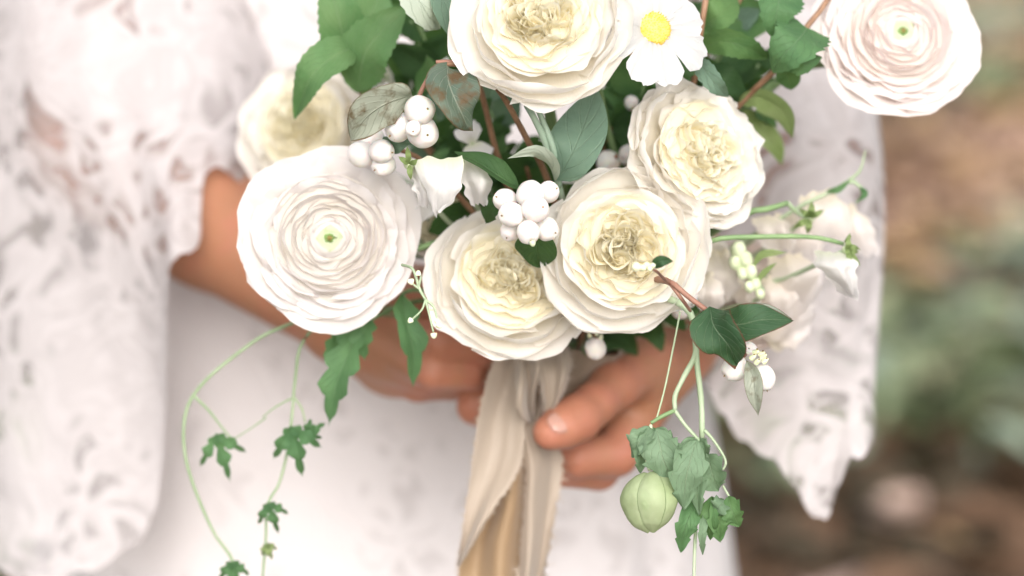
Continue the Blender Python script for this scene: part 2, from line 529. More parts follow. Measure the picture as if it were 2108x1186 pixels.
n = 40000
yy = 1.7 + 16 * rng.uniform(0, 1, n) ** 1.3
xx = rng.uniform(-1, 1, n) * (1.2 + 0.70 * yy)
cl = np.array([noise.noise(Vector((x * 0.8, y * 0.45, 3))) for x, y in zip(xx, yy)])
mi = np.clip(np.floor((cl * 1.1 + 0.5 + rng.normal(0, 0.22, n)) * 6), 0, 5)
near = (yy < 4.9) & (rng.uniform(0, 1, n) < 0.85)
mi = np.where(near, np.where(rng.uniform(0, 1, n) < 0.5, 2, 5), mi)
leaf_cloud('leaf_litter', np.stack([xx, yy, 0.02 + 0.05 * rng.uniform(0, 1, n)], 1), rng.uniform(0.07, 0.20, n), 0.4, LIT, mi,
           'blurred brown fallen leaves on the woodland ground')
pl, sz, gi = [], [], []
for k in range(460):
    y = 1.9 + 13 * rng.uniform() ** 1.2
    x = rng.uniform(-1, 1) * (1.2 + 0.60 * y)
    if noise.noise(Vector((x * 0.8, y * 0.5, 11))) < (-0.16 if y < 5.0 else 0.09 if y < 7.4 else 0.18):
        continue
    h = rng.uniform(0.03, 0.12) if y > 5.0 else rng.uniform(0.06, 0.25)
    m = rng.integers(40, 90)
    q = rng.normal(0, 1, (m, 3)) * np.array([0.20, 0.20, 0]) + np.array([x, y, 0])
    q[:, 2] = 0.05 + h * rng.uniform(0, 1, m)
    pl.append(q)
    sz.append(rng.uniform(0.06, 0.20, m))
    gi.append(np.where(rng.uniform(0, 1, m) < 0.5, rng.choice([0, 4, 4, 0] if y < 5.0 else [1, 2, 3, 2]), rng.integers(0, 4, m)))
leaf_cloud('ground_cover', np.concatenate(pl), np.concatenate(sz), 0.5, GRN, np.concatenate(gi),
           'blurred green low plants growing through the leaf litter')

# ------------------------------------------------------------------ bride: body as one implicit surface
person_loc = P(775, 593, 1.42)
person = thing('person', 'person in a white lace wedding dress holding the bouquet with both hands', 'person', (person_loc.x, person_loc.y, 0))
BX, BY = person_loc.x, person_loc.y
prims = []          # (a, b, ra, rb, k)
joints = []


def cap(a, b, ra, rb, k=0.004):
    prims.append((np.array(a), np.array(b), ra, rb, k))


def chain(pts, radii, k=0.0022, k0=0.006):
    pts = wpts(pts)
    for i in range(1, len(pts)):
        joints.append((np.array(pts[i]), radii[i] * 1.25))
    for i in range(len(pts) - 1):
        cap(pts[i], pts[i + 1], radii[i], radii[i + 1], k0 if i == 0 else k)


cm = 0.01
# torso (inside the dress)
cap((BX - .05, BY, 0.86), (BX - .05, BY, 1.28), .085, .085, .03)
cap((BX + .05, BY, 0.86), (BX + .05, BY, 1.28), .085, .085, .03)
cap((BX, BY + .01, 1.30), (BX, BY + .02, 1.50), .055, .047, .05)
SHR = Vector((BX - .165, BY + .01, 1.36))
SHL = Vector((BX + .165, BY + .01, 1.36))
cap(SHR, SHL, .048, .048, .04)
# bride's right arm
ER = P(205, 300, 1.30)
WR = P(705, 640, 1.19)
cap(SHR, ER, .046, .038, .03)
mR = P(440, 458, 1.256)
cap(ER, mR, .038, .0335, .01)
cap(mR, WR, .0335, .0235, .01)
# palm / back of right hand
for y0, y1, d0 in ((600, 655, 1.165), (640, 695, 1.165), (675, 735, 1.175), (700, 760, 1.19)):
    cap(P(715, (y0 + 640) / 2, 1.185), P(815, y1, d0), .0165, .0135, .012)
chain([(810, 650, 1.16), (905, 698, 1.128), (985, 716, 1.138), (1050, 728, 1.16)], [.0122, .0108, .0098, .0080], k=.001)
chain([(805, 715, 1.16), (890, 765, 1.130), (965, 770, 1.138), (1030, 768, 1.165)], [.0105, .0086, .0078, .0070], k=.001)
chain([(795, 740, 1.17), (870, 776, 1.150), (950, 778, 1.160), (1030, 775, 1.18)], [.0105, .0088, .0080, .0075], k=.001)
chain([(785, 765, 1.19), (860, 790, 1.17), (930, 790, 1.18), (990, 780, 1.195)], [.0102, .0088, .0080, .0068])
chain([(735, 615, 1.18), (800, 590, 1.15), (880, 600, 1.125), (950, 635, 1.118)], [.0165, .0138, .0118, .0095], k0=.012)
# bride's left arm
EL = P(1640, 330, 1.35)
WL = P(1385, 690, 1.195)
cap(SHL, EL, .046, .038, .03)
mL = P(1545, 500, 1.27)
cap(EL, mL, .038, .0325, .01)
cap(mL, WL, .0315, .0220, .01)
# palm of left hand
cap(P(1378, 700, 1.19), P(1300, 800, 1.165), .0200, .0172, .012)
cap(P(1370, 720, 1.195), P(1302, 845, 1.18), .0185, .0165, .012)
cap(P(1350, 700, 1.20), P(1250, 800, 1.20), .0165, .0145, .012)
cap(P(1330, 690, 1.205), P(1220, 760, 1.21), .0150, .0130, .012)
# thumb across the front of the handle
chain([(1330, 740, 1.160), (1264, 796, 1.130), (1224, 832, 1.115), (1188, 862, 1.106), (1160, 878, 1.101), (1134, 890, 1.098)], [.0142, .0114, .0098, .0106, .0098, .0082], k=.0035, k0=.010)
# index and middle finger folded under the thumb, ring and little finger behind the handle
chain([(1306, 850, 1.165), (1268, 936, 1.150), (1190, 944, 1.142), (1115, 928, 1.150)], [.0140, .0108, .0098, .0090], k=.001, k0=.005)
chain([(1290, 855, 1.185), (1232, 966, 1.160), (1160, 962, 1.150), (1090, 935, 1.16)], [.0135, .0104, .0096, .0088], k=.001, k0=.005)
chain([(1250, 810, 1.205), (1130, 870, 1.215), (1030, 850, 1.19), (978, 838, 1.160)], [.0130, .0112, .0100, .0090], k0=.008)
chain([(1220, 765, 1.21), (1110, 795, 1.215), (1030, 790, 1.185), (992, 782, 1.155)], [.0120, .0105, .0095, .0088], k0=.008)


def sdf(p):
    d = None
    for a, b, ra, rb, k in prims:
        ab = b - a
        t = np.clip(((p - a) @ ab) / (ab @ ab), 0, 1)
        q = np.linalg.norm(p - a - t[:, None] * ab, axis=1) - (ra + (rb - ra) * t)
        if d is None:
            d = q
        else:
            h = np.maximum(k - np.abs(d - q), 0) / k
            d = np.minimum(d, q) - h * h * k * 0.25
    return d.astype(np.float32)


def surface_nets(h, B=8):
    al = np.array([np.minimum(a - ra, b - ra) for a, b, ra, rb, k in prims])
    ah = np.array([np.maximum(a + ra, b + ra) for a, b, ra, rb, k in prims])
    lo = al.min(0) - 4 * h
    hi = ah.max(0) + 4 * h
    nb = np.ceil((hi - lo) / (h * B)).astype(int)
    N = nb * B
    ci = np.stack(np.meshgrid(*[np.arange(k) for k in nb], indexing='ij'), -1).reshape(-1, 3)
    cc = lo + (ci * B + (B - 1) / 2) * h
    cd = sdf(cc)
    F = np.repeat(np.repeat(np.repeat(cd.reshape(nb), B, 0), B, 1), B, 2)
    act = np.abs(cd) < B * h * 0.95 + 0.006
    ci = ci[act]
    loc = np.stack(np.meshgrid(*[np.arange(B)] * 3, indexing='ij'), -1).reshape(-1, 3)
    for s in range(0, len(ci), 400):
        idx = (ci[s:s + 400, None, :] * B + loc[None]).reshape(-1, 3)
        F[idx[:, 0], idx[:, 1], idx[:, 2]] = sdf(lo + idx * h)
    ins = F < 0
    c = np.zeros(tuple(N - 1), np.uint8)
    for dx in (0, 1):
        for dy in (0, 1):
            for dz in (0, 1):
                c += ins[dx:N[0] - 1 + dx, dy:N[1] - 1 + dy, dz:N[2] - 1 + dz]
    cell = np.argwhere((c > 0) & (c < 8))
    vid = np.full(tuple(N - 1), -1, np.int32)
    vid[cell[:, 0], cell[:, 1], cell[:, 2]] = np.arange(len(cell))
    acc = np.zeros((len(cell), 3))
    cnt = np.zeros(len(cell))
    corners = [np.array([x, y, z]) for x in (0, 1) for y in (0, 1) for z in (0, 1)]
    for a in corners:
        for ax in range(3):
            if a[ax]:
                continue
            b = a.copy()
            b[ax] = 1
            fa = F[tuple((cell + a).T)]
            fb = F[tuple((cell + b).T)]
            m = (fa < 0) != (fb < 0)
            t = np.where(m, fa / np.where(fa - fb == 0, 1, fa - fb), 0)
            pt = cell + a + t[:, None] * (b - a)
            acc += pt * m[:, None]
            cnt += m
    V = lo + acc / cnt[:, None] * h
    quads = []
    for ax in range(3):
        u, v = (ax + 1) % 3, (ax + 2) % 3
        sl0 = [slice(None)] * 3
        sl1 = [slice(None)] * 3
        sl0[ax] = slice(0, -1)
        sl1[ax] = slice(1, None)
        s0 = ins[tuple(sl0)]
        ch = np.argwhere(s0 != ins[tuple(sl1)])
        ch = ch[(ch[:, u] > 0) & (ch[:, v] > 0)]
        flip = s0[tuple(ch.T)]
        q = []
        for du, dv in ((1, 1), (0, 1), (0, 0), (1, 0)):
            e = ch.copy()
            e[:, u] -= du
            e[:, v] -= dv
            q.append(vid[tuple(e.T)])
        q = np.stack(q, 1)
        q[~flip] = q[~flip][:, ::-1]
        quads.append(q)
    Q = np.concatenate(quads)
    Q = Q[(Q >= 0).all(1)]
    return V, Q


V, Q = surface_nets(0.0016)
body = mesh_obj('body', V.tolist(), Q.tolist(), M['skin'], person)
jv = np.zeros(len(V))
for c_, r_ in joints:
    jv = np.maximum(jv, np.exp(-(np.linalg.norm(V - c_, axis=1) / (r_ * 1.1)) ** 4))
at = body.data.attributes.new('joint', 'FLOAT', 'POINT')
at.data.foreach_set('value', jv.astype(np.float32))


def nail(c, axis_pts, R, wd, ln):
    """small curved plate on a finger: centre px, finger direction, facing"""
    ctr = P(*c)
    t = (P(*axis_pts[1]) - P(*axis_pts[0])).normalized()
    nrm = (-FWD + UP * 0.35 - RIGHT * 0.1)
    nrm = (nrm - t * nrm.dot(t)).normalized()
    s = t.cross(nrm)
    vs_, uv_ = [], []
    nu, nv = 9, 9
    for j in range(nv):
        for i in range(nu):
            u = i / (nu - 1) * 2 - 1
            v = j / (nv - 1) * 2 - 1
            k = max(0.25, math.sqrt(max(0, 1 - abs(v) ** 2.6 * 0.92)))
            ang = u * k * wd / R
            vs_.append(ctr + s * (R * math.sin(ang)) + nrm * (R * math.cos(ang) + 0.0004 - 0.0012 * v * v) + t * (v * ln))
            uv_.append((i / 8, j / 8))
    o = mesh_obj('fingernail', vs_, grid_faces(nu, nv), M['nail'], person, uv_)
    md = o.modifiers.new('thick', 'SOLIDIFY')
    md.thickness = 0.0006


nail((1144, 886, 1.0988), ((1188, 862, 1.106), (1136, 890, 1.098)), .0093, .0060, .0064)
nail((990, 782, 1.156), ((1030, 790, 1.185), (992, 782, 1.155)), .0088, .0055, .0055)

# ------------------------------------------------------------------ dress (bodice and skirt, down to the ground)
prof = [(0.0, .44, .40), (0.25, .34, .30), (0.5, .265, .225), (0.72, .215, .165), (0.84, .200, .135), (0.92, .187, .128), (1.0, .160, .115),
        (1.06, .140, .105), (1.15, .146, .112), (1.25, .155, .122), (1.33, .140, .105), (1.40, .120, .070)]
dv, duv = [], []
NA, NZ = 120, 90
pz = [p[0] for p in prof]
for j in range(NZ):
    z = 0.008 + 1.39 * j / (NZ - 1)
    a_ = np.interp(z, pz, [p[1] for p in prof])
    b_ = np.interp(z, pz, [p[2] for p in prof])
    fold = 0.030 * max(0, (1.0 - z)) ** 1.1
    for i in range(NA):
        th = 2 * math.pi * i / NA
        dx, dy = math.cos(th), math.sin(th)
        nn = noise.noise(Vector((dx * 2.4, dy * 2.4, z * 0.5))) + 0.6 * noise.noise(Vector((dx * 6, dy * 6, z * 0.8)))
        k = 1 + nn * (fold / max(a_, .1)) * 2.0
        ruck = 0.003 * noise.noise(Vector((dx * 5, dy * 5, z * 9)))
        dv.append((BX + dx * (a_ * k + ruck), BY + dy * (b_ * k + ruck), z))
        duv.append((i / NA, z))
mesh_obj('dress', dv, grid_faces(NA, NZ, True), M['dress'], person, duv)


def sleeve(rings, label, seed, scallop):
    """rings: lists of (x,y,d) closed loops from shoulder to hem; all with equal meaning per index"""
    NA, NV = 160, 70
    rr = []
    for r in rings:
        pts = wpts(r)
        rr.append(crom(pts + [pts[0]], NA + 1)[:NA])
    vs_, uv_ = [], []
    for j in range(NV):
        t = j / (NV - 1)
        for i in range(NA):
            col = [rr[k][i] for k in range(len(rings))]
            p = crom(col, NV)[j] if False else None
            vs_.append(None)
            uv_.append((i / NA, t))
    for i in range(NA):
        colp = crom([rr[k][i] for k in range(len(rings))], NV)
        for j in range(NV):
            t = j / (NV - 1)
            p = colp[j].copy()
            ph = i / NA * 2 * math.pi
            f = 0.007 * t * (1 - 0.7 * t ** 6)
            q = Vector((math.cos(ph) * 2.6, math.sin(ph) * 2.6, t * 1.3 + seed))
            p += Vector((0, 1, 0)) * (f * noise.noise(q) * 1.6) + RIGHT * (f * 0.5 * noise.noise(q + Vector((9, 2, 1))))
            if j > NV - 6:
                kk = (j - (NV - 6)) / 5
                p += -UP * (scallop * kk * (abs(math.sin(ph * 15 + seed)) - 0.5 + 0.35 * noise.noise(Vector((ph * 9, seed, 0)))))
            vs_[j * NA + i] = p
    o = mesh_obj('sleeve', vs_, grid_faces(NA, NV, True), M['lace'], person, uv_, label=label)
    return o


sleeve([
    [(480, -560, 1.36), (420, -570, 1.33), (360, -575, 1.33), (320, -572, 1.33), (300, -570, 1.33), (270, -565, 1.33), (240, -560, 1.34), (200, -550, 1.36), (195, -540, 1.42), (330, -545, 1.48)],
    [(545, 60, 1.30), (480, 40, 1.27), (400, 60, 1.25), (340, 75, 1.245), (290, 80, 1.24), (230, 85, 1.24), (170, 90, 1.24), (40, 100, 1.26), (-70, 110, 1.32), (250, 80, 1.44)],
    [(548, 392, 1.250), (478, 362, 1.222), (425, 349, 1.215), (416, 425, 1.205), (408, 512, 1.195), (350, 545, 1.192), (337, 860, 1.225), (285, 1110, 1.235), (50, 1190, 1.25), (-110, 1010, 1.33), (200, 620, 1.40)],
], 'wide lace sleeve with skin showing through its openings', 1.7, .004)
sleeve([
    [(1270, -560, 1.36), (1330, -570, 1.33), (1390, -575, 1.33), (1450, -570, 1.33), (1510, -560, 1.34), (1550, -550, 1.36), (1560, -540, 1.40), (1530, -540, 1.45), (1450, -545, 1.49), (1350, -550, 1.48), (1280, -555, 1.44)],
    [(1390, 150, 1.30), (1450, 150, 1.26), (1540, 160, 1.23), (1620, 170, 1.215), (1700, 180, 1.21), (1770, 190, 1.22), (1803, 210, 1.26), (1770, 200, 1.37), (1680, 190, 1.42), (1540, 170, 1.43), (1430, 160, 1.38)],
    [(1395, 620, 1.24), (1430, 740, 1.215), (1515, 890, 1.20), (1605, 960, 1.19), (1692, 1070, 1.185), (1742, 962, 1.185), (1796, 915, 1.20), (1790, 850, 1.29), (1700, 830, 1.34), (1580, 760, 1.35), (1450, 660, 1.31)],
], 'wide lace sleeve with a scalloped pointed hem beside the woodland', 5.3, .0035)

# ------------------------------------------------------------------ bouquet: binding point and stems
BIND = (1178, 745, 1.160)
HEND = (1120, 915, 1.185)
brng = random.Random(3)


def stem_to_bind(parent, base, axis, r=0.0024, mat='stem', back=0.25, via=None):
    """flower stem from its base back and down into the handle"""
    b = P(*BIND) + RIGHT * brng.uniform(-.009, .009) - FWD * brng.uniform(-.009, .009)
    e = P(*HEND) + RIGHT * brng.uniform(-.008, .008) - FWD * brng.uniform(-.008, .008)
    L = (b - base).length
    m1 = base.lerp(b, 0.3) + FWD * (L * 0.12) if back == 0 else base - axis * (L * back)
    m2 = b + (b - e).normalized() * (L * 0.28)
    if via:
        return tube('stem', parent, [base] + wpts(via) + [b, e], r, r * 0.9, M[mat], n=26, seg=7, world=True)
    return tube('stem', parent, [base, m1, m2, b, e], r, r * 0.9, M[mat], n=22, seg=7, world=True)


# ------------------------------------------------------------------ petals and flowers
def bez(p, t):
    s = 1 - t
    return (s ** 3 * p[0][0] + 3 * s * s * t * p[1][0] + 3 * s * t * t * p[2][0] + t ** 3 * p[3][0],
            s ** 3 * p[0][1] + 3 * s * s * t * p[1][1] + 3 * s * t * t * p[2][1] + t ** 3 * p[3][1])


def frame(n, roll=0.0):
    x = n.cross(Vector((0, 0, 1)))
    if x.length < 1e-3:
        x = Vector((1, 0, 0))
    x.normalize()
    y = n.cross(x)
    c, s = math.cos(roll), math.sin(roll)
    m = Matrix((x * c + y * s, y * c - x * s, n)).transposed()
    return m


def petal(parent, origin, F, theta, prof, W, cup, mat, seed, ruf=0.0, rfreq=3.0, rim=0.25, notch=0.0, nu=11, nv=10, base_w=0.3, wpow=0.6,
          twist=0.0, fray=0.0, offset=None, name='petal', rpow=3.0):
    verts, uvs = [], []
    ct, st = math.cos(theta), math.sin(theta)
    for j in range(nv):
        v = j / (nv - 1)
        for i in range(nu):
            u = i / (nu - 1) * 2 - 1
            edge = 1 - rim * abs(u) ** 2.4 - notch * math.exp(-(u * 4.5) ** 2) \
                - fray * (0.5 + 0.5 * noise.noise(Vector((u * 5, seed * 3.1, 2)))) - fray * 0.6 * noise.noise(Vector((u * 13, seed * 1.7, 5)))
            vv = v * edge
            r, z = bez(prof, vv)
            r2, z2 = bez(prof, vv + 0.02)
            dl = math.hypot(r2 - r, z2 - z) or 1
            nr, nz = -(z2 - z) / dl, (r2 - r) / dl
            w_ = W * (base_w + (1 - base_w) * min(1, vv * 1.25) ** wpow)
            s = u * w_
            ph = s / cup
            lx = cup * math.sin(ph)
            rr = r - cup * (1 - math.cos(ph))
            off = 0.0
            if ruf:
                a = ruf * v ** rpow
                off = a * (math.sin(u * rfreq + seed * 2.3) * 0.6 + 1.2 * noise.noise(Vector((u * rfreq * 0.6, v * 2.0, seed))))
            rr += nr * off
            zz = z + nz * off
            if twist:
                lx += twist * v * v
            p = Vector((rr * ct - lx * st, rr * st + lx * ct, zz))
            if offset is not None:
                p += offset
            verts.append(origin + F @ p)
            uvs.append((i / (nu - 1), v))
    return mesh_obj(name, verts, grid_faces(nu, nv), mat, parent, uvs)


def dome(parent, name, origin, F, r, h, mat, n=10, z0=0.0, bumps=0):
    verts = []
    for j in range(n):
        a = (j / (n - 1)) * math.pi / 2
        for i in range(2 * n):
            t = 2 * math.pi * i / (2 * n)
            k = 1 + bumps * 0.12 * noise.noise(Vector((math.cos(t) * 4, math.sin(t) * 4, j * 1.7)))
            verts.append(origin + F @ Vector((r * math.cos(a) * math.cos(t) * k, r * math.cos(a) * math.sin(t) * k, z0 + h * math.sin(a) * k)))
    return mesh_obj(name, verts, grid_faces(2 * n, n, True), mat, parent)


def sepals(parent, origin, F, R, mat, n=5):
    for k in range(n):
        petal(parent, origin, F, k * 2 * math.pi / n + 0.3, [(0.03 * R, -0.08 * R), (0.2 * R, -0.1 * R), (0.4 * R, -0.12 * R), (0.55 * R, -0.2 * R)],
              0.14 * R, R, mat, k, ruf=0.05 * R, rim=0.8, nu=5, nv=6, name='sepal')


def lerp4(a, b, t):
    return [(x0 + (x1 - x0) * t, y0 + (y1 - y0) * t) for (x0, y0), (x1, y1) in zip(a, b)]


def ranunculus(label, eye, face, Rpx, seed, mat, mat_in, via=None, roll=0.0):
    rg = random.Random(seed)
    d = eye[2]
    R = Rpx * PXM(d)
    n = FACE(*face)
    org = P(*eye) - n * (0.50 * R)
    F = frame(n, roll)
    root = thing('ranunculus', label, 'flower', org, 'round-faced ranunculus flowers')
    stem_to_bind(root, org - n * 0.05 * R, n, 0.0026, via=via)
    sepals(root, org, F, R, M['calyx'])
    # (rim radius, rim height, petals, kind) from the closed bud to the open outer petals
    lay = [(0.03, 0.475, 3, 0), (0.07, 0.485, 4, 0), (0.12, 0.49, 4, 0), (0.175, 0.49, 4, 0)]
    for q in range(10):
        u = q / 9
        lay.append((0.22 + 0.42 * u ** 1.05, 0.50 + 0.03 * math.sin(u * math.pi) - 0.09 * u ** 1.6, 4 if q < 3 else 5, 1))
    # added filler surface below the rims, keeps the gaps between petals bright
    bv = []
    for j in range(14):
        u = j / 13
        for i in range(40):
            a = 2 * math.pi * i / 40
            rr = (0.12 + 0.56 * u) * R
            bv.append(org + F @ Vector((rr * math.cos(a), rr * math.sin(a), (0.455 - 0.11 * u ** 1.6) * R)))
    mesh_obj('gap_filler', bv, grid_faces(40, 14, True), mat, root, [(0.5, 0.62)] * len(bv))
    for q in range(5):
        u = q / 4
        lay.append((0.70 + 0.30 * u, 0.41 - 0.17 * u, 6, 2))
    for l, (rf, hf, npet, kind) in enumerate(lay):
        Rr, H = rf * R, hf * R
        t = l / (len(lay) - 1)
        if kind == 0:
            pr = [(0.02 * R, 0), (0.28 * R, 0.10 * R), (0.25 * R, H * 1.03), (Rr, H)]
            Wd, cup = 0.15 * R + 0.25 * Rr, 0.20 * R
        elif kind == 1:
            pr = [(0.02 * R, 0), (Rr * 0.84, 0.10 * R), (Rr * 0.93, H * 0.78), (Rr, H)]
            Wd, cup = Rr * 0.80, Rr * 1.04
        else:
            pr = [(0.02 * R, 0), (Rr * 0.50, 0.02 * R), (Rr * 0.70, H * 1.02), (Rr, H)]
            Wd, cup = Rr * 0.62, Rr * 1.25
        for k in range(npet):
            th = 2 * math.pi * (k + 0.5 * (l % 2)) / npet + l * 0.37 + rg.uniform(-.2, .2)
            j = 1 + rg.uniform(-.04, .05)
            dz = rg.uniform(-.03, .03) * R * (kind > 0)
            ppr = [(a * j, b_ + dz * q / 3) for q, (a, b_) in enumerate(pr)]
            petal(root, org, F, th, ppr, Wd, cup, mat_in if l < 2 else mat, seed * 7 + l * 10 + k,
                  ruf=R * (0.008, 0.034, 0.070)[kind], rfreq=(2.0, 3.0, 4.0)[kind], rim=(0.10, 0.13, 0.20)[kind],
                  notch=0.04 if kind == 2 and rg.random() < 0.4 else 0.0, nu=(9, 13, 17)[kind], nv=11, fray=(0.005, 0.02, 0.035)[kind], rpow=(3, 3, 1.8)[kind])
    # green eye with a dark centre
    e = dome(root, 'flower_eye', org, F, 0.06 * R, 0.05 * R, M['eye_green'], 8, 0.45 * R, 2)
    dome(e, 'pistil', org, F, 0.032 * R, 0.03 * R, M['eye_dark'], 6, 0.485 * R, 2)
    return root


def rose(label, eye, face, Rpx, seed, roll=0.0, guard=1.0, mats=('rose', 'rose_in'), flare=0.0, ngreen=True, fray=0.06, height=0.52, ruffled=False):
    rg = random.Random(seed)
    d = eye[2]
    R = Rpx * PXM(d)
    n = FACE(*face)
    org = P(*eye) - n * (height * R)
    F = frame(n, roll)
    root = thing('garden_rose', label, 'flower', org, 'ruffled garden roses')
    stem_to_bind(root, org - n * 0.05 * R, n, 0.0028)
    sepals(root, org, F, R, M['leaf_mid'])
    hh = height * R
    # guard and cup petals
    if ruffled:
        rings = [(1.00, 0.42, 6, 1.0), (0.96, 0.54, 6, 1.0), (0.88, 0.66, 6, 0.9), (0.79, 0.75, 7, 0.9), (0.70, 0.83, 7, 0.9), (0.61, 0.89, 7, 0.9), (0.52, 0.94, 6, 0.9), (0.44, 0.98, 6, 0.9), (0.36, 1.0, 5, 0.9)]
    else:
        rings = [(1.00, 0.44, 5, 0.75), (0.97, 0.60, 5, 0.5), (0.86, 0.78, 5, 0.45), (0.74, 0.87, 5, 0.5), (0.64, 0.93, 5, 0.7), (0.55, 0.97, 5, 0.8), (0.46, 1.0, 5, 0.9), (0.38, 1.02, 5, 0.9)]
    for l, (rf, hf, npet, rf2) in enumerate(rings):
        for k in range(npet):
            th = 2 * math.pi * (k + 0.5 * (l % 2)) / npet + rg.uniform(-.22, .22)
            Rr = rf * R * (1 + rg.uniform(-.10, .07)) * (guard if l < 2 else 1)
            H = hh * hf * (1 + rg.uniform(-.12, .10)) * (1 - flare * (l < 2))
            op = max(0, 1 - l / 3.0)
            cupp = [(0.03 * R, 0), (Rr * 1.0, -0.04 * R), (Rr * 1.12, H * 0.75), (Rr * 0.90, H)]
            opn = [(0.03 * R, 0), (Rr * 0.70, -0.10 * R), (Rr * 0.98, H * 0.35), (Rr * 1.05, H)]
            if l >= 3:      # inner petals flare so their lit inner faces show
                cupp = [(0.03 * R, 0), (Rr * 0.85, 0.12 * R), (Rr * 0.94, H * 0.80), (Rr * rg.uniform(.98, 1.08), H)]
            petal(root, org, F, th, lerp4(cupp, opn, op), Rr * 0.66 * 6 / npet, Rr * rg.uniform(0.85, 1.10), M[mats[0] if l < 4 else mats[1]], seed * 11 + l * 10 + k,
                  ruf=R * (0.075 * rf2 + 0.02), rfreq=4.0, rim=0.20, notch=rg.choice((0.07, 0, -0.07, 0.03, 0)), nu=19, nv=12, fray=fray * (1 if l < 2 else 0.5), rpow=2.2)
    bv = []  # added surface under the folds so gaps in the centre don't go dark
    for j in range(12):
        u = j / 11
        for i in range(36):
            a = 2 * math.pi * i / 36
            zz = hh * (0.84 - 0.16 * u * u + 0.06 * noise.noise(Vector((u * 3 * math.cos(a), u * 3 * math.sin(a), seed))))
            bv.append(org + F @ Vector((0.66 * R * u * math.cos(a), 0.66 * R * u * math.sin(a), zz)))
    mesh_obj('gap_filler', bv, grid_faces(36, 12, True), M[mats[1]], root, [(0.5, 0.62)] * len(bv))
    # quartered centre: folded petals round several small swirls
    nsw = 9
    for q in range(nsw):
        a = 2 * math.pi * (q / 3 if q < 3 else q / 6 + 0.3) + rg.uniform(-.3, .3)
        rs = R * (0.08 if q < 3 else 0.20 + 0.06 * rg.random())
        off = Vector((math.cos(a) * rs, math.sin(a) * rs, 0.05 * R))
        for k in range(8):
            th = a + math.pi * (0.5 if q % 2 else -0.4) + (k - 3.5) * 0.72 + rg.uniform(-.35, .35)
            Rr = R * (0.04 + 0.021 * k)
            H = hh * ((1.06 if q < 3 else 1.0) + 0.004 * k + rg.uniform(-.05, .05))
            pr = [(0.01 * R, 0.06 * R), (Rr * 0.7, 0.10 * R), (Rr * 0.95, H * 0.75), (Rr * (0.95 + 0.40 * rg.random()), H)]
            petal(root, org, F, th, pr, Rr * 1.25 + 0.03 * R, max(Rr * 1.0, 0.05 * R), M['rose_heart' if mats[1] == 'rose_in' else mats[1]], seed * 13 + q * 20 + k,
                  ruf=R * 0.038, rfreq=2.6, rim=0.20, nu=13, nv=10, fray=0.015, offset=off, twist=rg.uniform(-.05, .05) * R, rpow=2.0)
    for k in range(7):
        th = rg.uniform(0, 6.28)
        pr = [(0.01 * R, 0.08 * R), (0.05 * R, 0.15 * R), (0.08 * R, hh * 0.7), (0.05 * R * rg.random(), hh * (0.9 + .1 * rg.random()))]
        petal(root, org, F, th, pr, 0.09 * R, 0.08 * R, M['rose_heart' if mats[1] == 'rose_in' else mats[1]], seed + k * 3.3, ruf=R * 0.05, rfreq=5, nu=9, nv=8, fray=0.08,
              offset=Vector((rg.uniform(-.07, .07) * R, rg.uniform(-.07, .07) * R, 0)))
    if ngreen:
        dome(root, 'flower_eye', org, F, 0.07 * R, 0.05 * R, M['bud_green'], 7, hh * 0.78, 2)
    return root


ranunculus('white ranunculus with green eye in front of the bare forearm', (679, 490, 1.035), (0.14, 0.00, 1), 196, 4, M['ran'], M['ran_eye'])
ranunculus('blush ranunculus with small dark eye standing out beside the woodland', (1860, 62, 1.06), (0.12, 0.26, 1), 184, 9, M['ran_blush'], M['ran_eye'], [(1740, 120, 1.10), (1620, 150, 1.105), (1470, 290, 1.125), (1300, 520, 1.14)], roll=0.6)
rose('large cream garden rose with jagged lower petals above the paired stems', (1116, 24, 0.985), (-0.04, 0.36, 0.93), 188, 21, roll=0.3, fray=0.10, ngreen=False)
rose('yellow-cream ruffled rose turned aside below the white cosmos', (1462, 306, 1.03), (0.48, 0.20, 0.85), 160, 33, roll=1.1, flare=-0.2, fray=0.12, ruffled=True)
rose('full cream rose with a yellow folded heart touching the brown twig', (1288, 508, 1.015), (0.02, 0.10, 1), 180, 45, roll=0.2, ngreen=False)
rose('cupped ivory rose resting on the beige ribbon knot', (1058, 560, 1.035), (0.12, 0.32, 0.92), 172, 57, roll=2.0)
rose('blurred cream rose tucked behind the white ranunculus and mint leaves', (612, 250, 1.17), (-0.25, 0.20, 0.9), 140, 68, roll=0.7, ngreen=False)
rose('half hidden cream rose beneath the folded sweet pea petals', (905, 450, 1.09), (-0.1, 0.1, 1), 85, 71, roll=0.7, ngreen=False)
rose('blurred blush rose low behind the red-edged snowberry leaves', (1540, 610, 1.125), (0.2, 0.05, 1), 118, 83, roll=0.2, mats=('blush_petal', 'blush_petal'), ngreen=False)
rose('small cream rose behind the stem of pale green buds', (1470, 560, 1.09), (0.2, 0.05, 1), 70, 87, roll=1.2, ngreen=False)


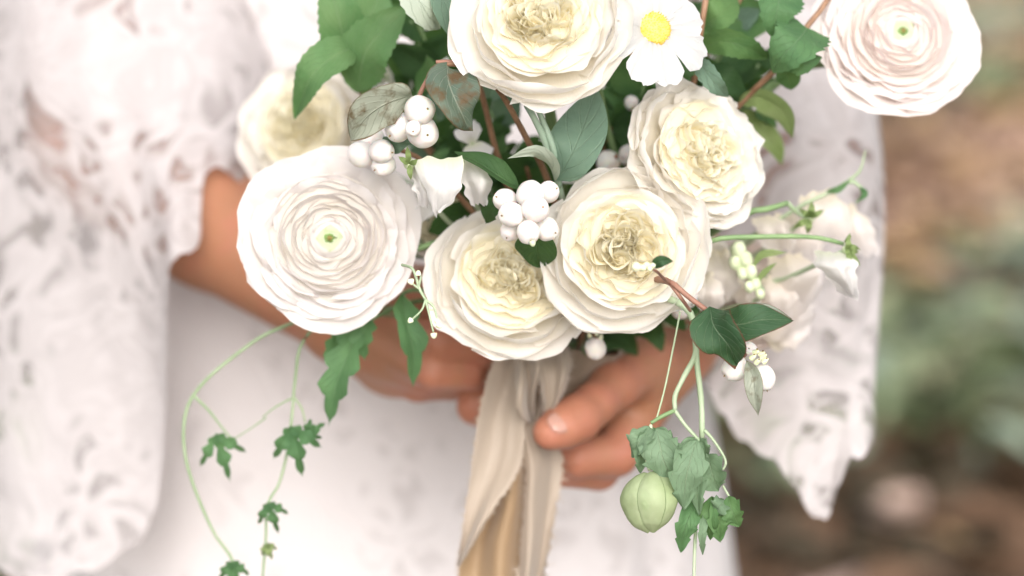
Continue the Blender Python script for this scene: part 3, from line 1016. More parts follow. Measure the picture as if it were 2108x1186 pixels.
def cosmos(label, c, face, Rpx, seed):
    d = c[2]
    R = Rpx * PXM(d)
    n = FACE(*face)
    org = P(*c)
    F = frame(n, 0.2)
    root = thing('cosmos_flower', label, 'flower', org)
    rg = random.Random(seed)
    stem_to_bind(root, org - n * 0.06 * R, n, 0.0016)
    for k in range(8):
        th = 2 * math.pi * k / 8 + rg.uniform(-.1, .1)
        L = R * rg.uniform(0.9, 1.08)
        z = 0.03 * R * (k % 2)
        dr = rg.uniform(-.12, .08) * R
        petal(root, org, F, th, [(0.1 * R, z), (0.4 * L, z + 0.10 * R), (0.7 * L, z + 0.08 * R + dr * .4), (L, z + dr)], 0.33 * R, 0.7 * R, M['cosmos'], seed + k,
              ruf=0.035 * R, rfreq=7, rim=0.14, notch=0.05, fray=0.05, nu=17, nv=11, wpow=0.8, base_w=0.22, rpow=1.2)
    disc = dome(root, 'flower_disc', org, F, 0.27 * R, 0.13 * R, M['disc'], 9, 0.03 * R, 1)
    ga = math.pi * (3 - math.sqrt(5))
    vs_, fs_ = [], []
    for i in range(110):
        rr = 0.27 * R * math.sqrt(i / 110)
        zc = 0.03 * R + 0.13 * R * math.sqrt(max(0, 1 - (rr / (0.28 * R)) ** 2))
        s = 0.014 * R
        cx, cy = rr * math.cos(i * ga), rr * math.sin(i * ga)
        b0 = len(vs_)
        for q in range(5):
            a = q * 2 * math.pi / 5
            vs_.append(org + F @ Vector((cx + s * math.cos(a), cy + s * math.sin(a), zc - s)))
        tip = s * (2.2 if i % 3 else 3.6)
        vs_.append(org + F @ Vector((cx * 1.04, cy * 1.04, zc + tip)))
        for q in range(5):
            fs_.append((b0 + q, b0 + (q + 1) % 5, b0 + 5))
    fl = mesh_obj('floret', vs_, fs_, M['disc2'], disc)
    fl['kind'] = 'stuff'
    return root


cosmos('white cosmos flower with yellow disc beside the large rose', (1346, 60, 1.008), (0.42, 0.16, 0.9), 130, 5)


def sheet(name, parent, left, right, mat, n=60, nu=25, folds=None, depth=0.004, fray=0.0, seed=0.0, bulge=0.0):
    """cloth between two edge curves (px, py, d); folds = list of (u, amp) ridges"""
    Lp, Rp = crom(wpts(left), n), crom(wpts(right), n)
    verts, uvs = [], []
    for j in range(n):
        v = j / (n - 1)
        for i in range(nu):
            u = i / (nu - 1)
            p = Lp[j].lerp(Rp[j], u)
            h = depth * (math.sin(u * math.pi * 2.3 + seed + v * 1.2) * 0.7 + 1.1 * noise.noise(Vector((u * 3.2, v * 2.0, seed))))
            if not name.startswith('ribbon'):
                p += (Rp[j] - Lp[j]).normalized() * ((2 * u - 1) * .0032 * noise.noise(Vector((v * 4.5, seed, 1 if u > .5 else 7))))
                p += (Lp[min(j + 1, n - 1)] - Lp[max(j - 1, 0)]).normalized() * (.0034 * (2 * v - 1) * noise.noise(Vector((u * 4.2, seed, 3 if v > .5 else 9))))
                h *= 1.6
            elif fray and (i == 0 or i == nu - 1):
                p += (Rp[j] - Lp[j]).normalized() * (fray * noise.noise(Vector((v * 70, seed, i))))
            verts.append(p - FWD * (h + bulge * math.sin(math.pi * u) * math.sin(math.pi * min(1, v * 1.0))))
            uvs.append((u * (0.1 if name.startswith('ribbon') else 1), v))
    o = mesh_obj(name, verts, grid_faces(nu, n), mat, parent, uvs)
    if fray and name.startswith('ribbon'):
        fr = random.Random(int(seed * 100))
        tv, tf = [], []
        for q in range(170):
            j = fr.randrange(2, n - 2)
            sd = fr.choice((0, nu - 1))
            a = verts[j * nu + sd]
            out = (verts[j * nu + sd] - verts[j * nu + (1 if sd == 0 else nu - 2)]).normalized()
            al = (verts[(j + 1) * nu + sd] - verts[j * nu + sd]).normalized()
            a = a + al * fr.uniform(-.002, .002)
            L = fr.uniform(.0012, .0042) * (fray / .0016)
            tip = a + out * L + al * fr.uniform(-.002, .003) - FWD * fr.uniform(-.001, .001)
            b0 = len(tv)
            tv += [a - al * .00022, a + al * .00022, tip]
            tf.append((b0, b0 + 1, b0 + 2))
        th = mesh_obj('frayed_thread', tv, tf, mat, o, [(0.05, 0.5)] * len(tv))
        th['kind'] = 'stuff'
    return o


def sweet_pea(label, c, face, Rpx, seed, mat='white_petal', roll=0.0, group='sweet pea flowers'):
    d = c[2]
    R = Rpx * PXM(d)
    n = FACE(*face)
    org = P(*c)
    F = frame(n, roll)
    root = thing('sweet_pea', label, 'flower', org, group)
    stem_to_bind(root, org - n * 0.1 * R, n, 0.0011, 'stem_pale', 0)
    m = M[mat]
    petal(root, org, F, 1.57, [(0.03 * R, 0), (0.4 * R, 0.05 * R), (0.8 * R, 0.0), (1.1 * R, 0.25 * R)], 0.80 * R, 1.4 * R, m, seed, ruf=0.16 * R, rfreq=5, rim=0.28, notch=0.14, nu=19, nv=13, fray=0.05, name='petal')
    for s in (-1, 1):
        petal(root, org, F, -1.57 + s * 0.55, [(0.03 * R, 0.05 * R), (0.25 * R, 0.35 * R), (0.6 * R, 0.42 * R), (0.85 * R, 0.30 * R)], 0.36 * R, 0.7 * R, m, seed + s, ruf=0.12 * R, rfreq=4, rim=0.3, nu=13, nv=10, fray=0.04)
    petal(root, org, F, -1.57, [(0.02 * R, 0.1 * R), (0.2 * R, 0.5 * R), (0.4 * R, 0.55 * R), (0.5 * R, 0.4 * R)], 0.16 * R, 0.16 * R, m, seed + 5, rim=0.4, nu=9, nv=8, name='keel')
    dome(root, 'calyx', org - n * 0.10 * R, F, 0.13 * R, 0.14 * R, M['calyx'], 6, 0, 1)
    return root


def pea(label, base, petals, mat='white_petal', sep=(), group='sweet pea flowers'):
    """sweet pea bloom from hand-laid petals: (left edge, right edge, bulge)"""
    root = thing('sweet_pea', label, 'flower', P(*base), group)
    stem_to_bind(root, P(*base), FACE(0, 0, 1), 0.0011, 'stem_pale', 0)
    for k, (l, r, bu) in enumerate(petals):
        sheet('petal', root, l, r, M[mat], n=30, nu=19, depth=.0016, fray=.0009, seed=k * 2.3 + base[0], bulge=bu)
    dome(root, 'calyx', P(*base), frame(FACE(-.3, -.2, .9)), .0026, .0034, M['calyx'], 7, -.001, 1)
    for e in sep:
        b0 = Vector((base[0], base[1], base[2] - .002))
        e_ = Vector((*e, base[2] - .003))
        m_ = (b0 + e_) / 2 + Vector((0, 0, -.003))
        leaf(root, [b0, m_, e_], 13, M['leaf_lime'], 'lance', roll=.3, name='sepal')
    return root


PEAS = []
PEAS.append(lambda: pea('folded white sweet pea hanging between the berries and dark folded leaf', (842, 338, 1.008), [
    ([(846, 328, 1.006), (872, 385, 1.0), (896, 447, 1.004)], [(952, 322, 1.0), (950, 388, .996), (902, 440, 1.002)], .004),
    ([(838, 345, 1.012), (850, 400, 1.008), (862, 432, 1.01)], [(860, 335, 1.012), (888, 390, 1.01), (890, 425, 1.012)], .003)],
    sep=((820, 322), (868, 330), (838, 300), (846, 372))))
PEAS.append(lambda: pea('small white sweet pea tucked under the dark folded leaf', (945, 335, 1.02), [
    ([(948, 330, 1.018), (950, 380, 1.014), (972, 424, 1.018)], [(985, 332, 1.018), (1012, 372, 1.012), (1000, 422, 1.018)], .004)]))
PEAS.append(lambda: pea('drooping white sweet pea at the end of the long green stalk', (1745, 515, 1.046), [
    ([(1678, 516, 1.05), (1688, 552, 1.042), (1742, 602, 1.046)], [(1742, 520, 1.044), (1762, 545, 1.038), (1768, 612, 1.044)], .006),
    ([(1700, 545, 1.052), (1712, 585, 1.048), (1735, 608, 1.05)], [(1752, 540, 1.052), (1764, 580, 1.048), (1764, 618, 1.05)], .004)],
    sep=((1768, 520), (1772, 548), (1748, 488), (1752, 552))))
PEAS.append(lambda: pea('broad sheer white sweet pea with green sepals above the long stalk', (1665, 450, 1.085), [
    ([(1650, 400, 1.10), (1640, 440, 1.10), (1655, 500, 1.105)], [(1715, 390, 1.10), (1750, 440, 1.105), (1745, 510, 1.11)], .008),
    ([(1720, 420, 1.11), (1725, 470, 1.11), (1740, 525, 1.115)], [(1770, 420, 1.11), (1798, 470, 1.11), (1808, 526, 1.115)], .006),
    ([(1600, 440, 1.11), (1615, 490, 1.105), (1640, 530, 1.11)], [(1660, 430, 1.11), (1690, 480, 1.105), (1690, 540, 1.11)], .006)],
    'sheer_petal', sep=((1630, 470), (1645, 428), (1672, 412), (1698, 432), (1662, 484))))
PEAS.append(lambda: pea('wide blush sweet pea drooping against the lace sleeve', (1560, 640, 1.115), [
    ([(1510, 640, 1.11), (1590, 560, 1.11), (1692, 500, 1.12)], [(1520, 690, 1.11), (1610, 690, 1.105), (1690, 600, 1.12)], .010),
    ([(1470, 640, 1.105), (1540, 625, 1.10), (1600, 600, 1.105)], [(1500, 700, 1.11), (1590, 690, 1.10), (1660, 650, 1.11)], .008),
    ([(1560, 660, 1.12), (1600, 670, 1.115), (1680, 620, 1.12)], [(1590, 720, 1.125), (1640, 715, 1.12), (1672, 690, 1.125)], .005)], 'sheer_petal'))
PEAS.append(lambda: pea('sheer cream sweet pea under the long stalk beside the full rose', (1490, 560, 1.09), [
    ([(1455, 520, 1.085), (1450, 570, 1.08), (1470, 620, 1.085)], [(1500, 515, 1.085), (1520, 560, 1.08), (1510, 615, 1.085)], .006),
    ([(1500, 560, 1.09), (1510, 600, 1.085), (1530, 640, 1.09)], [(1545, 590, 1.09), (1565, 610, 1.085), (1560, 645, 1.09)], .005)], 'sheer_petal'))
PEAS.append(lambda: pea('pale blush sweet pea opening just right of the bud spike', (1600, 560, 1.10), [
    ([(1580, 530, 1.10), (1590, 580, 1.09), (1600, 625, 1.10)], [(1650, 520, 1.10), (1685, 560, 1.09), (1670, 620, 1.10)], .008),
    ([(1560, 570, 1.095), (1570, 610, 1.09), (1590, 650, 1.095)], [(1610, 560, 1.095), (1640, 610, 1.09), (1630, 655, 1.095)], .006)], 'sheer_petal'))
PEAS.append(lambda: pea('small cream sweet pea low beside the red-edged leaves', (1440, 600, 1.075), [
    ([(1420, 570, 1.07), (1425, 610, 1.065), (1440, 640, 1.07)], [(1470, 560, 1.07), (1490, 600, 1.065), (1480, 640, 1.07)], .006)], 'sheer_petal'))
PEAS.append(lambda: pea('sheer blush sweet pea tucked between the two green stalks', (1585, 465, 1.10), [
    ([(1545, 450, 1.10), (1560, 480, 1.095), (1580, 520, 1.10)], [(1600, 440, 1.10), (1630, 475, 1.095), (1640, 515, 1.10)], .006)], 'sheer_petal'))
sweet_pea('white sweet pea peeking out right of the white ranunculus', (828, 455, 1.07), (0.3, 0.1, 0.9), 75, 19, roll=2.6)
sweet_pea('small white bloom deep among stems left of the curled leaf', (972, 295, 1.07), (0, 0.3, 0.9), 50, 29, roll=0.4)
sweet_pea('pale bloom hidden above the cream rose beside the leaf joint', (1190, 372, 1.08), (0, 0.3, 0.9), 55, 31, roll=0.9)
sweet_pea('pale bloom deep in the mint leaves below the serrated leaf', (795, 160, 1.12), (-0.2, 0.1, 0.9), 62, 37, roll=1.9)
sweet_pea('white bloom in the foliage left of the blush ranunculus', (1520, 15, 1.12), (0.1, 0.1, 0.9), 60, 39, roll=1.2)

# ------------------------------------------------------------------ leaves
SHAPES = {
    'ovate': lambda v: math.sin(math.pi * min(1, v) ** 0.78) ** 0.85,
    'lance': lambda v: math.sin(math.pi * min(1, v) ** 0.85) ** 1.1,
    'heart': lambda v: max(0, math.sin(math.pi * (0.12 + 0.88 * v) ** 0.62)) ** 0.75,
    'strap': lambda v: min(1, v * 3.5) ** 0.7 * (1 - max(0, v - 0.45) / 0.55) ** 0.75,
    'blade': lambda v: (0.2 + 0.8 * math.sin(math.pi * (0.05 + 0.95 * v) ** 0.75)) * (1 - v ** 6),
}


def leaf(parent, pts, wpx, mat, shape='ovate', roll=0.0, fold=0.25, serr=None, wave=0.12, curl=0.0, seed=0.0, nv=None, nu=9, petiole=0.0, label=None, world=False, width=None, lobes=None, name='leaf'):
    W = pts if world else wpts(pts)
    nv = nv or (41 if (serr or lobes) else 15)
    sp = crom(W, nv)
    dm = (sp[len(sp) // 2] - CAM_POS).dot(FWD)
    hw = width if width else wpx * PXM(dm) * 0.5
    verts, uvs = [], []
    f = SHAPES[shape]
    for j, p in enumerate(sp):
        v = j / (nv - 1)
        t = (sp[min(j + 1, nv - 1)] - sp[max(j - 1, 0)]).normalized()
        nn = (CAM_POS - p).normalized()
        nn = (nn - t * nn.dot(t))
        if nn.length < 1e-4:
            nn = UP.copy()
        nn.normalize()
        s = t.cross(nn)
        r = roll + curl * (v - 0.5)
        nr = nn * math.cos(r) + s * math.sin(r)
        sr = s * math.cos(r) - nn * math.sin(r)
        wv = f(v)
        if serr:
            k, a = serr
            ph = (v * k) % 1.0
            wv *= 1 - a * ph * min(1, (1 - v) * 5)
        if lobes:
            k, a = lobes
            ph = abs(((v * k) % 1.0) - 0.62) / 0.62
            wv *= (1 - a * min(1, ph ** 0.8))
        w0 = max(wv, 0.004) * hw
        for i in range(nu):
            u = i / (nu - 1) * 2 - 1
            x = u * w0
            h = fold * abs(x) * (1 - 0.35 * abs(u)) + hw * wave * noise.noise(Vector((u * 1.6, v * 3.2, seed))) * (0.3 + abs(u))
            off = Vector((0, 0, 0))
            if lobes:
                off = -t * (abs(u) * hw * 0.25)
            verts.append(p + sr * x + nr * h + off)
            uvs.append((i / (nu - 1), v))
    return mesh_obj(name, verts, grid_faces(nu, nv), mat, parent, uvs, label=label)


for f_ in PEAS:
    f_()

# ------------------------------------------------------------------ snowberry sprigs
bm = bmesh.new()
bmesh.ops.create_icosphere(bm, subdivisions=4, radius=1)
for v in bm.verts:
    z = v.co.z
    v.co *= 1 + 0.07 * noise.noise(v.co * 1.3) + 0.012 * noise.noise(v.co * 5)
    if z > 0.93:
        v.co.z -= 0.10 * (z - 0.93) / 0.07
BERRY = bpy.data.meshes.new('berry')
bm.to_mesh(BERRY)
bm.free()
BERRY.polygons.foreach_set('use_smooth', [True] * len(BERRY.polygons))
BERRY.materials.append(M['berry'])
bm = bmesh.new()
for k in range(6):
    a = k * math.pi / 3
    vs_ = [bm.verts.new((0.10 * math.cos(a + da) * s, 0.10 * math.sin(a + da) * s, zz)) for da, s, zz in ((-.4, 1, 0), (.4, 1, 0), (.3, 0.6, 0.10), (0, .25, 0.19), (-.3, .6, 0.10))]
    bm.faces.new(vs_)
bmesh.ops.create_cone(bm, cap_ends=True, segments=8, radius1=0.12, radius2=0.06, depth=0.08, matrix=Matrix.Translation((0, 0, 0.0)))
TIP = bpy.data.meshes.new('berry_tip')
bm.to_mesh(TIP)
bm.free()
TIP.materials.append(M['berry_tip'])


def berry(parent, x, y, d, rpx, tip=None, stretch=1.08, tips=0.75):
    if tip is None:
        tip = (math.sin(x * 1.7 + y), -0.6 + 0.5 * math.sin(y * 2.3), 0.5)
    o = bpy.data.objects.new('berry', BERRY)
    COL.objects.link(o)
    o.parent = parent
    o.location = P(x, y, d) - parent.location
    r = rpx * PXM(d)
    o.scale = (r, r * (0.97 + 0.05 * math.sin(x)), r * stretch)
    o.rotation_euler = (FACE(*tip).to_track_quat('Z', 'Y') @ Quaternion((0, 0, 1), x * 0.37 + y * 0.21)).to_euler()
    t = bpy.data.objects.new('berry_tip', TIP)
    COL.objects.link(t)
    t.parent = o
    t.location = (0, 0, 0.93)
    t.scale = (tips, tips, tips)
    return o


def snowberry(label, base):
    return thing('snowberry_sprig', label, 'berry sprig', P(*base), 'sprigs of white snowberries')


# sprig A: brown twig from under the large rose, two weathered leaves
A = snowberry('snowberry sprig with two blotched grey leaves on a brown twig', (1050, 235, 1.02))
tube('twig', A, [(1200, 600, 1.10), (1130, 380, 1.07), (1060, 240, 1.02), (1010, 165, 1.005), (965, 135, 1.0), (905, 132, 1.0)], .0017, .0011, M['twig'], n=34)
tube('twig', A, [(965, 135, 1.0), (925, 128, 1.0), (898, 128, 1.0)], .0012, .0009, M['twig_red'])
tube('twig', A, [(908, 130, 1.0), (885, 158, 0.998), (868, 190, 0.998), (856, 222, 1.0)], .0011, .0009, M['twig_red'])
tube('twig', A, [(1005, 160, 1.005), (965, 150, 1.0), (935, 152, 0.998)], .0012, .0009, M['twig_red'])
leaf(A, [(848, 196, 0.998), (800, 210, 0.990), (755, 240, 0.992), (722, 290, 1.0)], 100, M['leaf_grey'], roll=math.pi - 0.5, fold=-0.30, wave=0.25, seed=1.2, curl=0.5, label='blotched grey leaf folded along its rib')
leaf(A, [(920, 136, 0.998), (925, 175, 0.990), (945, 225, 0.988), (968, 270, 0.996)], 108, M['leaf_grey'], roll=-0.45, fold=0.55, wave=0.35, seed=4.4, curl=-0.7, label='curled grey leaf with brown patches')
berry(A, 864, 226, 0.994, 31, (0.55, 0.0, 0.8))
berry(A, 822, 262, 1.003, 30, (-0.5, -0.5, 0.4))
berry(A, 870, 272, 1.000, 33, (0.35, -0.25, 0.9))
berry(A, 851, 265, 0.988, 17, (0.0, -0.4, 0.9), tips=1.1)
# sprig B: blurred berries in front of the white ranunculus
B_ = snowberry('cluster of soft white berries leaning on the white ranunculus', (830, 330, 1.03))
tube('twig', B_, [(1150, 640, 1.12), (1010, 480, 1.09), (880, 340, 1.05), (790, 300, 1.03)], .0018, .0010, M['twig'], n=20)
for x, y, d, r in ((745, 318, 1.022, 28), (786, 312, 1.012, 25), (790, 340, 1.018, 24), (765, 288, 1.03, 26), (805, 300, 1.03, 17)):
    berry(B_, x, y, d, r)
leaf(B_, [(790, 295, 1.02), (820, 298, 1.01), (846, 296, 1.01)], 44, M['leaf_sage'], roll=0.7, seed=2)
# sprig C: central cluster
C_ = snowberry('tight cluster of bright white snowberries at the heart of the bouquet', (1090, 430, 1.0))
tube('twig', C_, [(1180, 640, 1.11), (1130, 520, 1.06), (1090, 440, 1.01), (1085, 400, 1.0)], .0020, .0012, M['twig'], n=18)
for x, y, d, r, tp in ((1040, 412, 1.006, 24, (-.6, .2, .5)), (1092, 402, 0.998, 31, (.4, -.3, .8)), (1128, 396, 1.010, 23, (.7, .3, .5)), (1052, 442, 0.990, 26, (-.75, -.1, .7)),
                       (1102, 430, 0.988, 28, (.55, .1, .8)), (1088, 478, 0.988, 24, (.2, -.75, .6)), (1125, 472, 0.996, 25, (.7, -.3, .6)), (1050, 476, 1.0, 21, (-.3, -.6, .6))):
    berry(C_, x, y, d, r, tp)
dome(C_, 'berry_bud', P(1096, 497, 0.985), frame(FACE(.1, -1, .2)), .0014, .0022, M['bud_green'], 6)
leaf(C_, [(1100, 470, 1.015), (1105, 510, 1.02), (1108, 550, 1.03)], 90, M['leaf_dark'], seed=3.2, roll=0.3)
leaf(C_, [(1040, 420, 1.015), (1012, 430, 1.02), (1000, 460, 1.03)], 46, M['leaf_dark'], seed=5.2, roll=0.3)
# sprig D: single berry under the roses
D_ = snowberry('single white berry hanging below the roses in front of the ribbon wrap', (1225, 690, 1.06))
tube('twig', D_, [(1190, 720, 1.135), (1215, 655, 1.09), (1224, 690, 1.062)], .0011, .0009, M['twig'])
berry(D_, 1226, 717, 1.06, 22, (0, 1, .2))
for k, (dx, dy) in enumerate(((-10, -30), (4, -34), (12, -26))):
    dome(D_, 'berry_bud', P(1224 + dx, 716 + dy + 8, 1.058), frame(FACE(dx * .03, 1, .2)), .0010, .0022, M['bud'], 5)
# sprig E: red-edged leaves at right
E_ = snowberry('snowberry twig with glossy green red-edged leaves reaching out to the right', (1375, 578, 1.0))
tube('twig', E_, [(1230, 660, 1.11), (1310, 590, 1.05), (1375, 578, 1.005), (1420, 612, 0.998), (1470, 652, 0.998), (1500, 690, 1.0), (1535, 732, 1.004)], .0019, .0010, M['twig_red'], n=30)
tube('twig', E_, [(1378, 580, 1.003), (1400, 610, 1.0), (1420, 640, 1.01)], .0009, .0007, M['twig_red'])
leaf(E_, [(1462, 632, 0.996), (1470, 672, 0.986), (1500, 712, 0.984), (1518, 752, 0.992)], 104, M['leaf_snow'], 'ovate', roll=0.35, fold=0.35, wave=0.4, seed=7.7, curl=0.7, label='dark green leaf with a curled grey edge')
leaf(E_, [(1478, 652, 0.998), (1520, 668, 0.988), (1570, 658, 0.984), (1634, 660, 0.99)], 80, M['leaf_snow'], 'ovate', roll=-0.3, fold=0.3, wave=0.2, seed=2.7, curl=-0.5, label='bright green leaf with a red tip')
leaf(E_, [(1478, 652, 1.002), (1530, 640, 1.004), (1580, 640, 1.003), (1630, 656, 0.996)], 40, M['leaf_snow'], 'lance', roll=2.6, fold=0.2, seed=9.1)
leaf(E_, [(1537, 742, 0.998), (1552, 780, 0.992), (1556, 820, 0.992), (1561, 856, 0.996)], 42, M['leaf_grey'], 'lance', roll=math.pi + 0.4, fold=-0.5, seed=3.9, label='narrow pale leaf hanging down')
berry(E_, 1512, 758, 1.004, 27, (-.75, -.55, .3))
berry(E_, 1573, 778, 1.004, 23, (.2, -.95, .2), stretch=1.25)
berry(E_, 1540, 724, 1.012, 20, (0, .3, .8))
for dx, dy in ((18, -6), (28, 4), (36, -14), (44, 2), (24, -18), (40, -8)):
    dome(E_, 'berry_bud', P(1528 + dx, 744 + dy, 1.0), frame(FACE(.5, .5 + dy * .02, .5)), .0012, .0030, M['bud'], 5)
    dome(E_, 'bud_tip', P(1528 + dx + 6, 744 + dy - 7, 0.9985), frame(FACE(.5, .5 + dy * .02, .5)), .0004, .0007, M['berry_tip'], 4)
# sprig F: buds and a tiny leaf in front of the full cream rose
F_ = snowberry('tiny pale buds and one small green leaf lying on the full cream rose', (1345, 552, 0.99))
tube('twig', F_, [(1378, 584, 1.003), (1362, 568, 0.985), (1348, 556, 0.972), (1325, 552, 0.970)], .0007, .0006, M['twig_red'])
for dx, dy, r in ((-28, 0, 10), (-14, 2, 7), (-6, -4, 7), (0, 4, 6), (6, -3, 6)):
    dome(F_, 'berry_bud', P(1338 + dx, 550 + dy, 0.968), frame(FACE(-.3, .3, .9)), r * PXM(1), r * 1.2 * PXM(1), M['bud'], 6)
leaf(F_, [(1346, 552, 0.970), (1360, 538, 0.966), (1386, 538, 0.968)], 26, M['leaf_snow'], roll=0.2, seed=6.1)
# berries behind
G_ = snowberry('few blurred white berries half hidden above the full cream rose', (1265, 315, 1.08))
tube('twig', G_, [(1200, 640, 1.14), (1240, 420, 1.11), (1270, 320, 1.08)], .0016, .001, M['twig'])
for x, y, r in ((1252, 335, 24), (1296, 320, 22), (1300, 212, 15)):
    berry(G_, x, y, 1.085, r)
H_ = snowberry('white berry peeping out beside the brown twig under the full rose', (1412, 610, 1.05))
tube('twig', H_, [(1220, 680, 1.13), (1330, 610, 1.08), (1400, 600, 1.055)], .0014, .001, M['twig'])
berry(H_, 1412, 612, 1.05, 24)
berry(H_, 1400, 640, 1.055, 18)

# ------------------------------------------------------------------ hand-placed leafy stems
def sprig(label, base, name='leafy_stem', cat='foliage', group='leafy stems in the bouquet'):
    return thing(name, label, cat, P(*base), group)


S1 = sprig('blue-green stalk with two stems, a broad sage leaf and a curled leaf', (1148, 380, 1.02))
tube('stem', S1, [(1180, 700, 1.14), (1165, 480, 1.07), (1150, 385, 1.03), (1118, 280, 1.012), (1085, 215, 1.01)], .0018, .0014, M['stem_blue'], n=26)
tube('stem', S1, [(1150, 385, 1.03), (1140, 310, 1.015), (1105, 215, 1.012)], .0016, .0013, M['stem_blue'])
leaf(S1, [(1148, 372, 1.02), (1180, 310, 1.012), (1205, 250, 1.02), (1228, 180, 1.03)], 118, M['leaf_sage'], 'ovate', roll=-0.35, fold=0.18, wave=0.08, seed=1.0)
leaf(S1, [(1142, 372, 1.022), (1130, 335, 1.005), (1100, 312, 0.998), (1045, 326, 1.0)], 46, M['leaf_sage'], 'lance', roll=2.3, fold=0.2, wave=0.1, seed=2.0, curl=0.9)
S2 = sprig('dark leaf folded along a pale rib above the central berries', (1060, 390, 1.02))
tube('stem', S2, [(1170, 700, 1.14), (1110, 470, 1.07), (1068, 388, 1.02)], .0013, .001, M['stem'])
leaf(S2, [(1068, 386, 1.012), (1030, 365, 1.008), (985, 335, 1.008), (935, 312, 1.012)], 66, M['leaf_dark'], 'ovate', roll=0.9, fold=0.7, wave=0.1, seed=5.0)
S3 = sprig('grey-green pointed leaves tucked left of the large rose', (955, 100, 1.04))
tube('stem', S3, [(1160, 700, 1.14), (1050, 400, 1.09), (985, 180, 1.05), (940, 40, 1.03), (930, -80, 1.04)], .0016, .0012, M['twig'], n=26)
leaf(S3, [(905, -40, 1.03), (918, 10, 1.022), (940, 55, 1.022), (968, 98, 1.03)], 78, M['leaf_sage'], 'ovate', roll=-0.55, fold=0.35, seed=3.0, label='grey green leaf overlapping the rose edge')
leaf(S3, [(965, -70, 1.03), (958, -20, 1.02), (955, 40, 1.02)], 70, M['leaf_mid'], 'ovate', roll=0.4, seed=3.5)
leaf(S3, [(835, -60, 1.03), (850, -20, 1.02), (880, 30, 1.02), (905, 60, 1.03)], 90, M['leaf_sage'], 'ovate', roll=2.7, fold=-0.2, serr=(11, .12), seed=4.0)
S4 = sprig('stalk of large serrated mint leaves above the blurred cream rose', (735, 190, 1.09))
tube('stem', S4, [(1165, 710, 1.15), (1020, 480, 1.12), (850, 270, 1.10), (740, 185, 1.085), (700, 90, 1.08), (690, -80, 1.08)], .0022, .0015, M['twig'], n=30)
leaf(S4, [(735, 190, 1.08), (752, 110, 1.065), (790, 60, 1.06), (838, 12, 1.06)], 120, M['leaf_mint'], 'ovate', roll=-0.25, fold=0.2, serr=(15, .13), seed=1.1)
leaf(S4, [(728, 130, 1.085), (705, 70, 1.075), (690, 10, 1.07), (670, -50, 1.075)], 110, M['leaf_mint'], 'ovate', roll=0.3, fold=0.3, serr=(13, .13), seed=2.1)
leaf(S4, [(735, 128, 1.085), (760, 40, 1.085), (790, -30, 1.085)], 130, M['leaf_mint'], 'ovate', roll=0.1, fold=0.25, serr=(13, .13), seed=2.6)
leaf(S4, [(735, 95, 1.07), (690, 115, 1.058), (640, 160, 1.055), (608, 246, 1.07)], 92, M['leaf_mint'], 'ovate', roll=0.55, fold=0.4, serr=(13, .10), seed=3.1, curl=0.9)
leaf(S4, [(745, 170, 1.085), (760, 195, 1.08), (770, 215, 1.085)], 30, M['leaf_lime'], 'lance', roll=0.5, seed=3.4)
S5 = sprig('brown twig with round scalloped leaves left of the blush ranunculus', (1605, 135, 1.06))
tube('twig', S5, [(1190, 700, 1.15), (1330, 450, 1.13), (1505, 235, 1.085), (1600, 140, 1.06), (1655, 60, 1.055), (1705, -5, 1.06), (1720, -80, 1.07)], .0017, .0012, M['twig'], n=34)
leaf(S5, [(1662, 58, 1.05), (1640, 85, 1.035), (1610, 115, 1.035), (1590, 150, 1.045)], 126, M['leaf_vine'], 'heart', roll=0.2, fold=0.15, serr=(8, .16), seed=1.4)
leaf(S5, [(1610, -20, 1.05), (1600, 20, 1.04), (1592, 80, 1.045)], 110, M['leaf_vine'], 'heart', roll=-0.3, fold=0.2, serr=(8, .16), seed=2.4)
leaf(S5, [(1600, 140, 1.06), (1620, 155, 1.06), (1628, 185, 1.065)], 60, M['leaf_mid'], 'ovate', roll=0.4, seed=3.4)
leaf(S5, [(1625, 100, 1.05), (1650, 130, 1.04), (1692, 118, 1.045)], 60, M['leaf_vine'], 'ovate', roll=0.5, serr=(6, .14), seed=8.4)
leaf(S5, [(1520, 215, 1.08), (1560, 200, 1.075), (1610, 230, 1.08), (1632, 285, 1.09)], 60, M['leaf_lime'], 'ovate', roll=0.6, fold=0.4, seed=5.4)
leaf(S5, [(1530, 225, 1.09), (1560, 260, 1.10), (1595, 300, 1.11), (1610, 340, 1.12)], 50, M['leaf_lime'], 'ovate', roll=-0.4, fold=0.4, seed=6.4)
leaf(S5, [(1555, 240, 1.09), (1575, 240, 1.10), (1600, 262, 1.10)], 40, M['leaf_mid'], 'ovate', roll=-0.4, fold=0.4, seed=6.9)
S6 = sprig('brown upright twig with serrated leaves below the white cosmos petals', (1445, 100, 1.05))
tube('twig', S6, [(1190, 700, 1.15), (1330, 420, 1.12), (1425, 180, 1.07), (1442, 60, 1.05), (1462, -60, 1.05)], .0017, .0013, M['twig'], n=30)
leaf(S6, [(1432, 120, 1.03), (1455, 150, 1.022), (1478, 180, 1.022), (1500, 200, 1.03)], 46, M['leaf_sage'], 'ovate', roll=0.2, serr=(8, .14), seed=1.9)
leaf(S6, [(1438, 100, 1.06), (1490, 85, 1.05), (1540, 100, 1.05), (1580, 120, 1.06)], 66, M['leaf_mid'], 'ovate', roll=0.4, serr=(10, .14), seed=2.9)
leaf(S6, [(1445, 60, 1.06), (1480, 30, 1.05), (1520, 0, 1.06)], 80, M['leaf_mid'], 'ovate', roll=-0.4, serr=(10, .14), seed=3.9)
leaf(S6, [(1440, 150, 1.08), (1490, 165, 1.07), (1540, 200, 1.08)], 70, M['leaf_dark'], 'ovate', roll=-0.2, serr=(10, .14), seed=4.9)
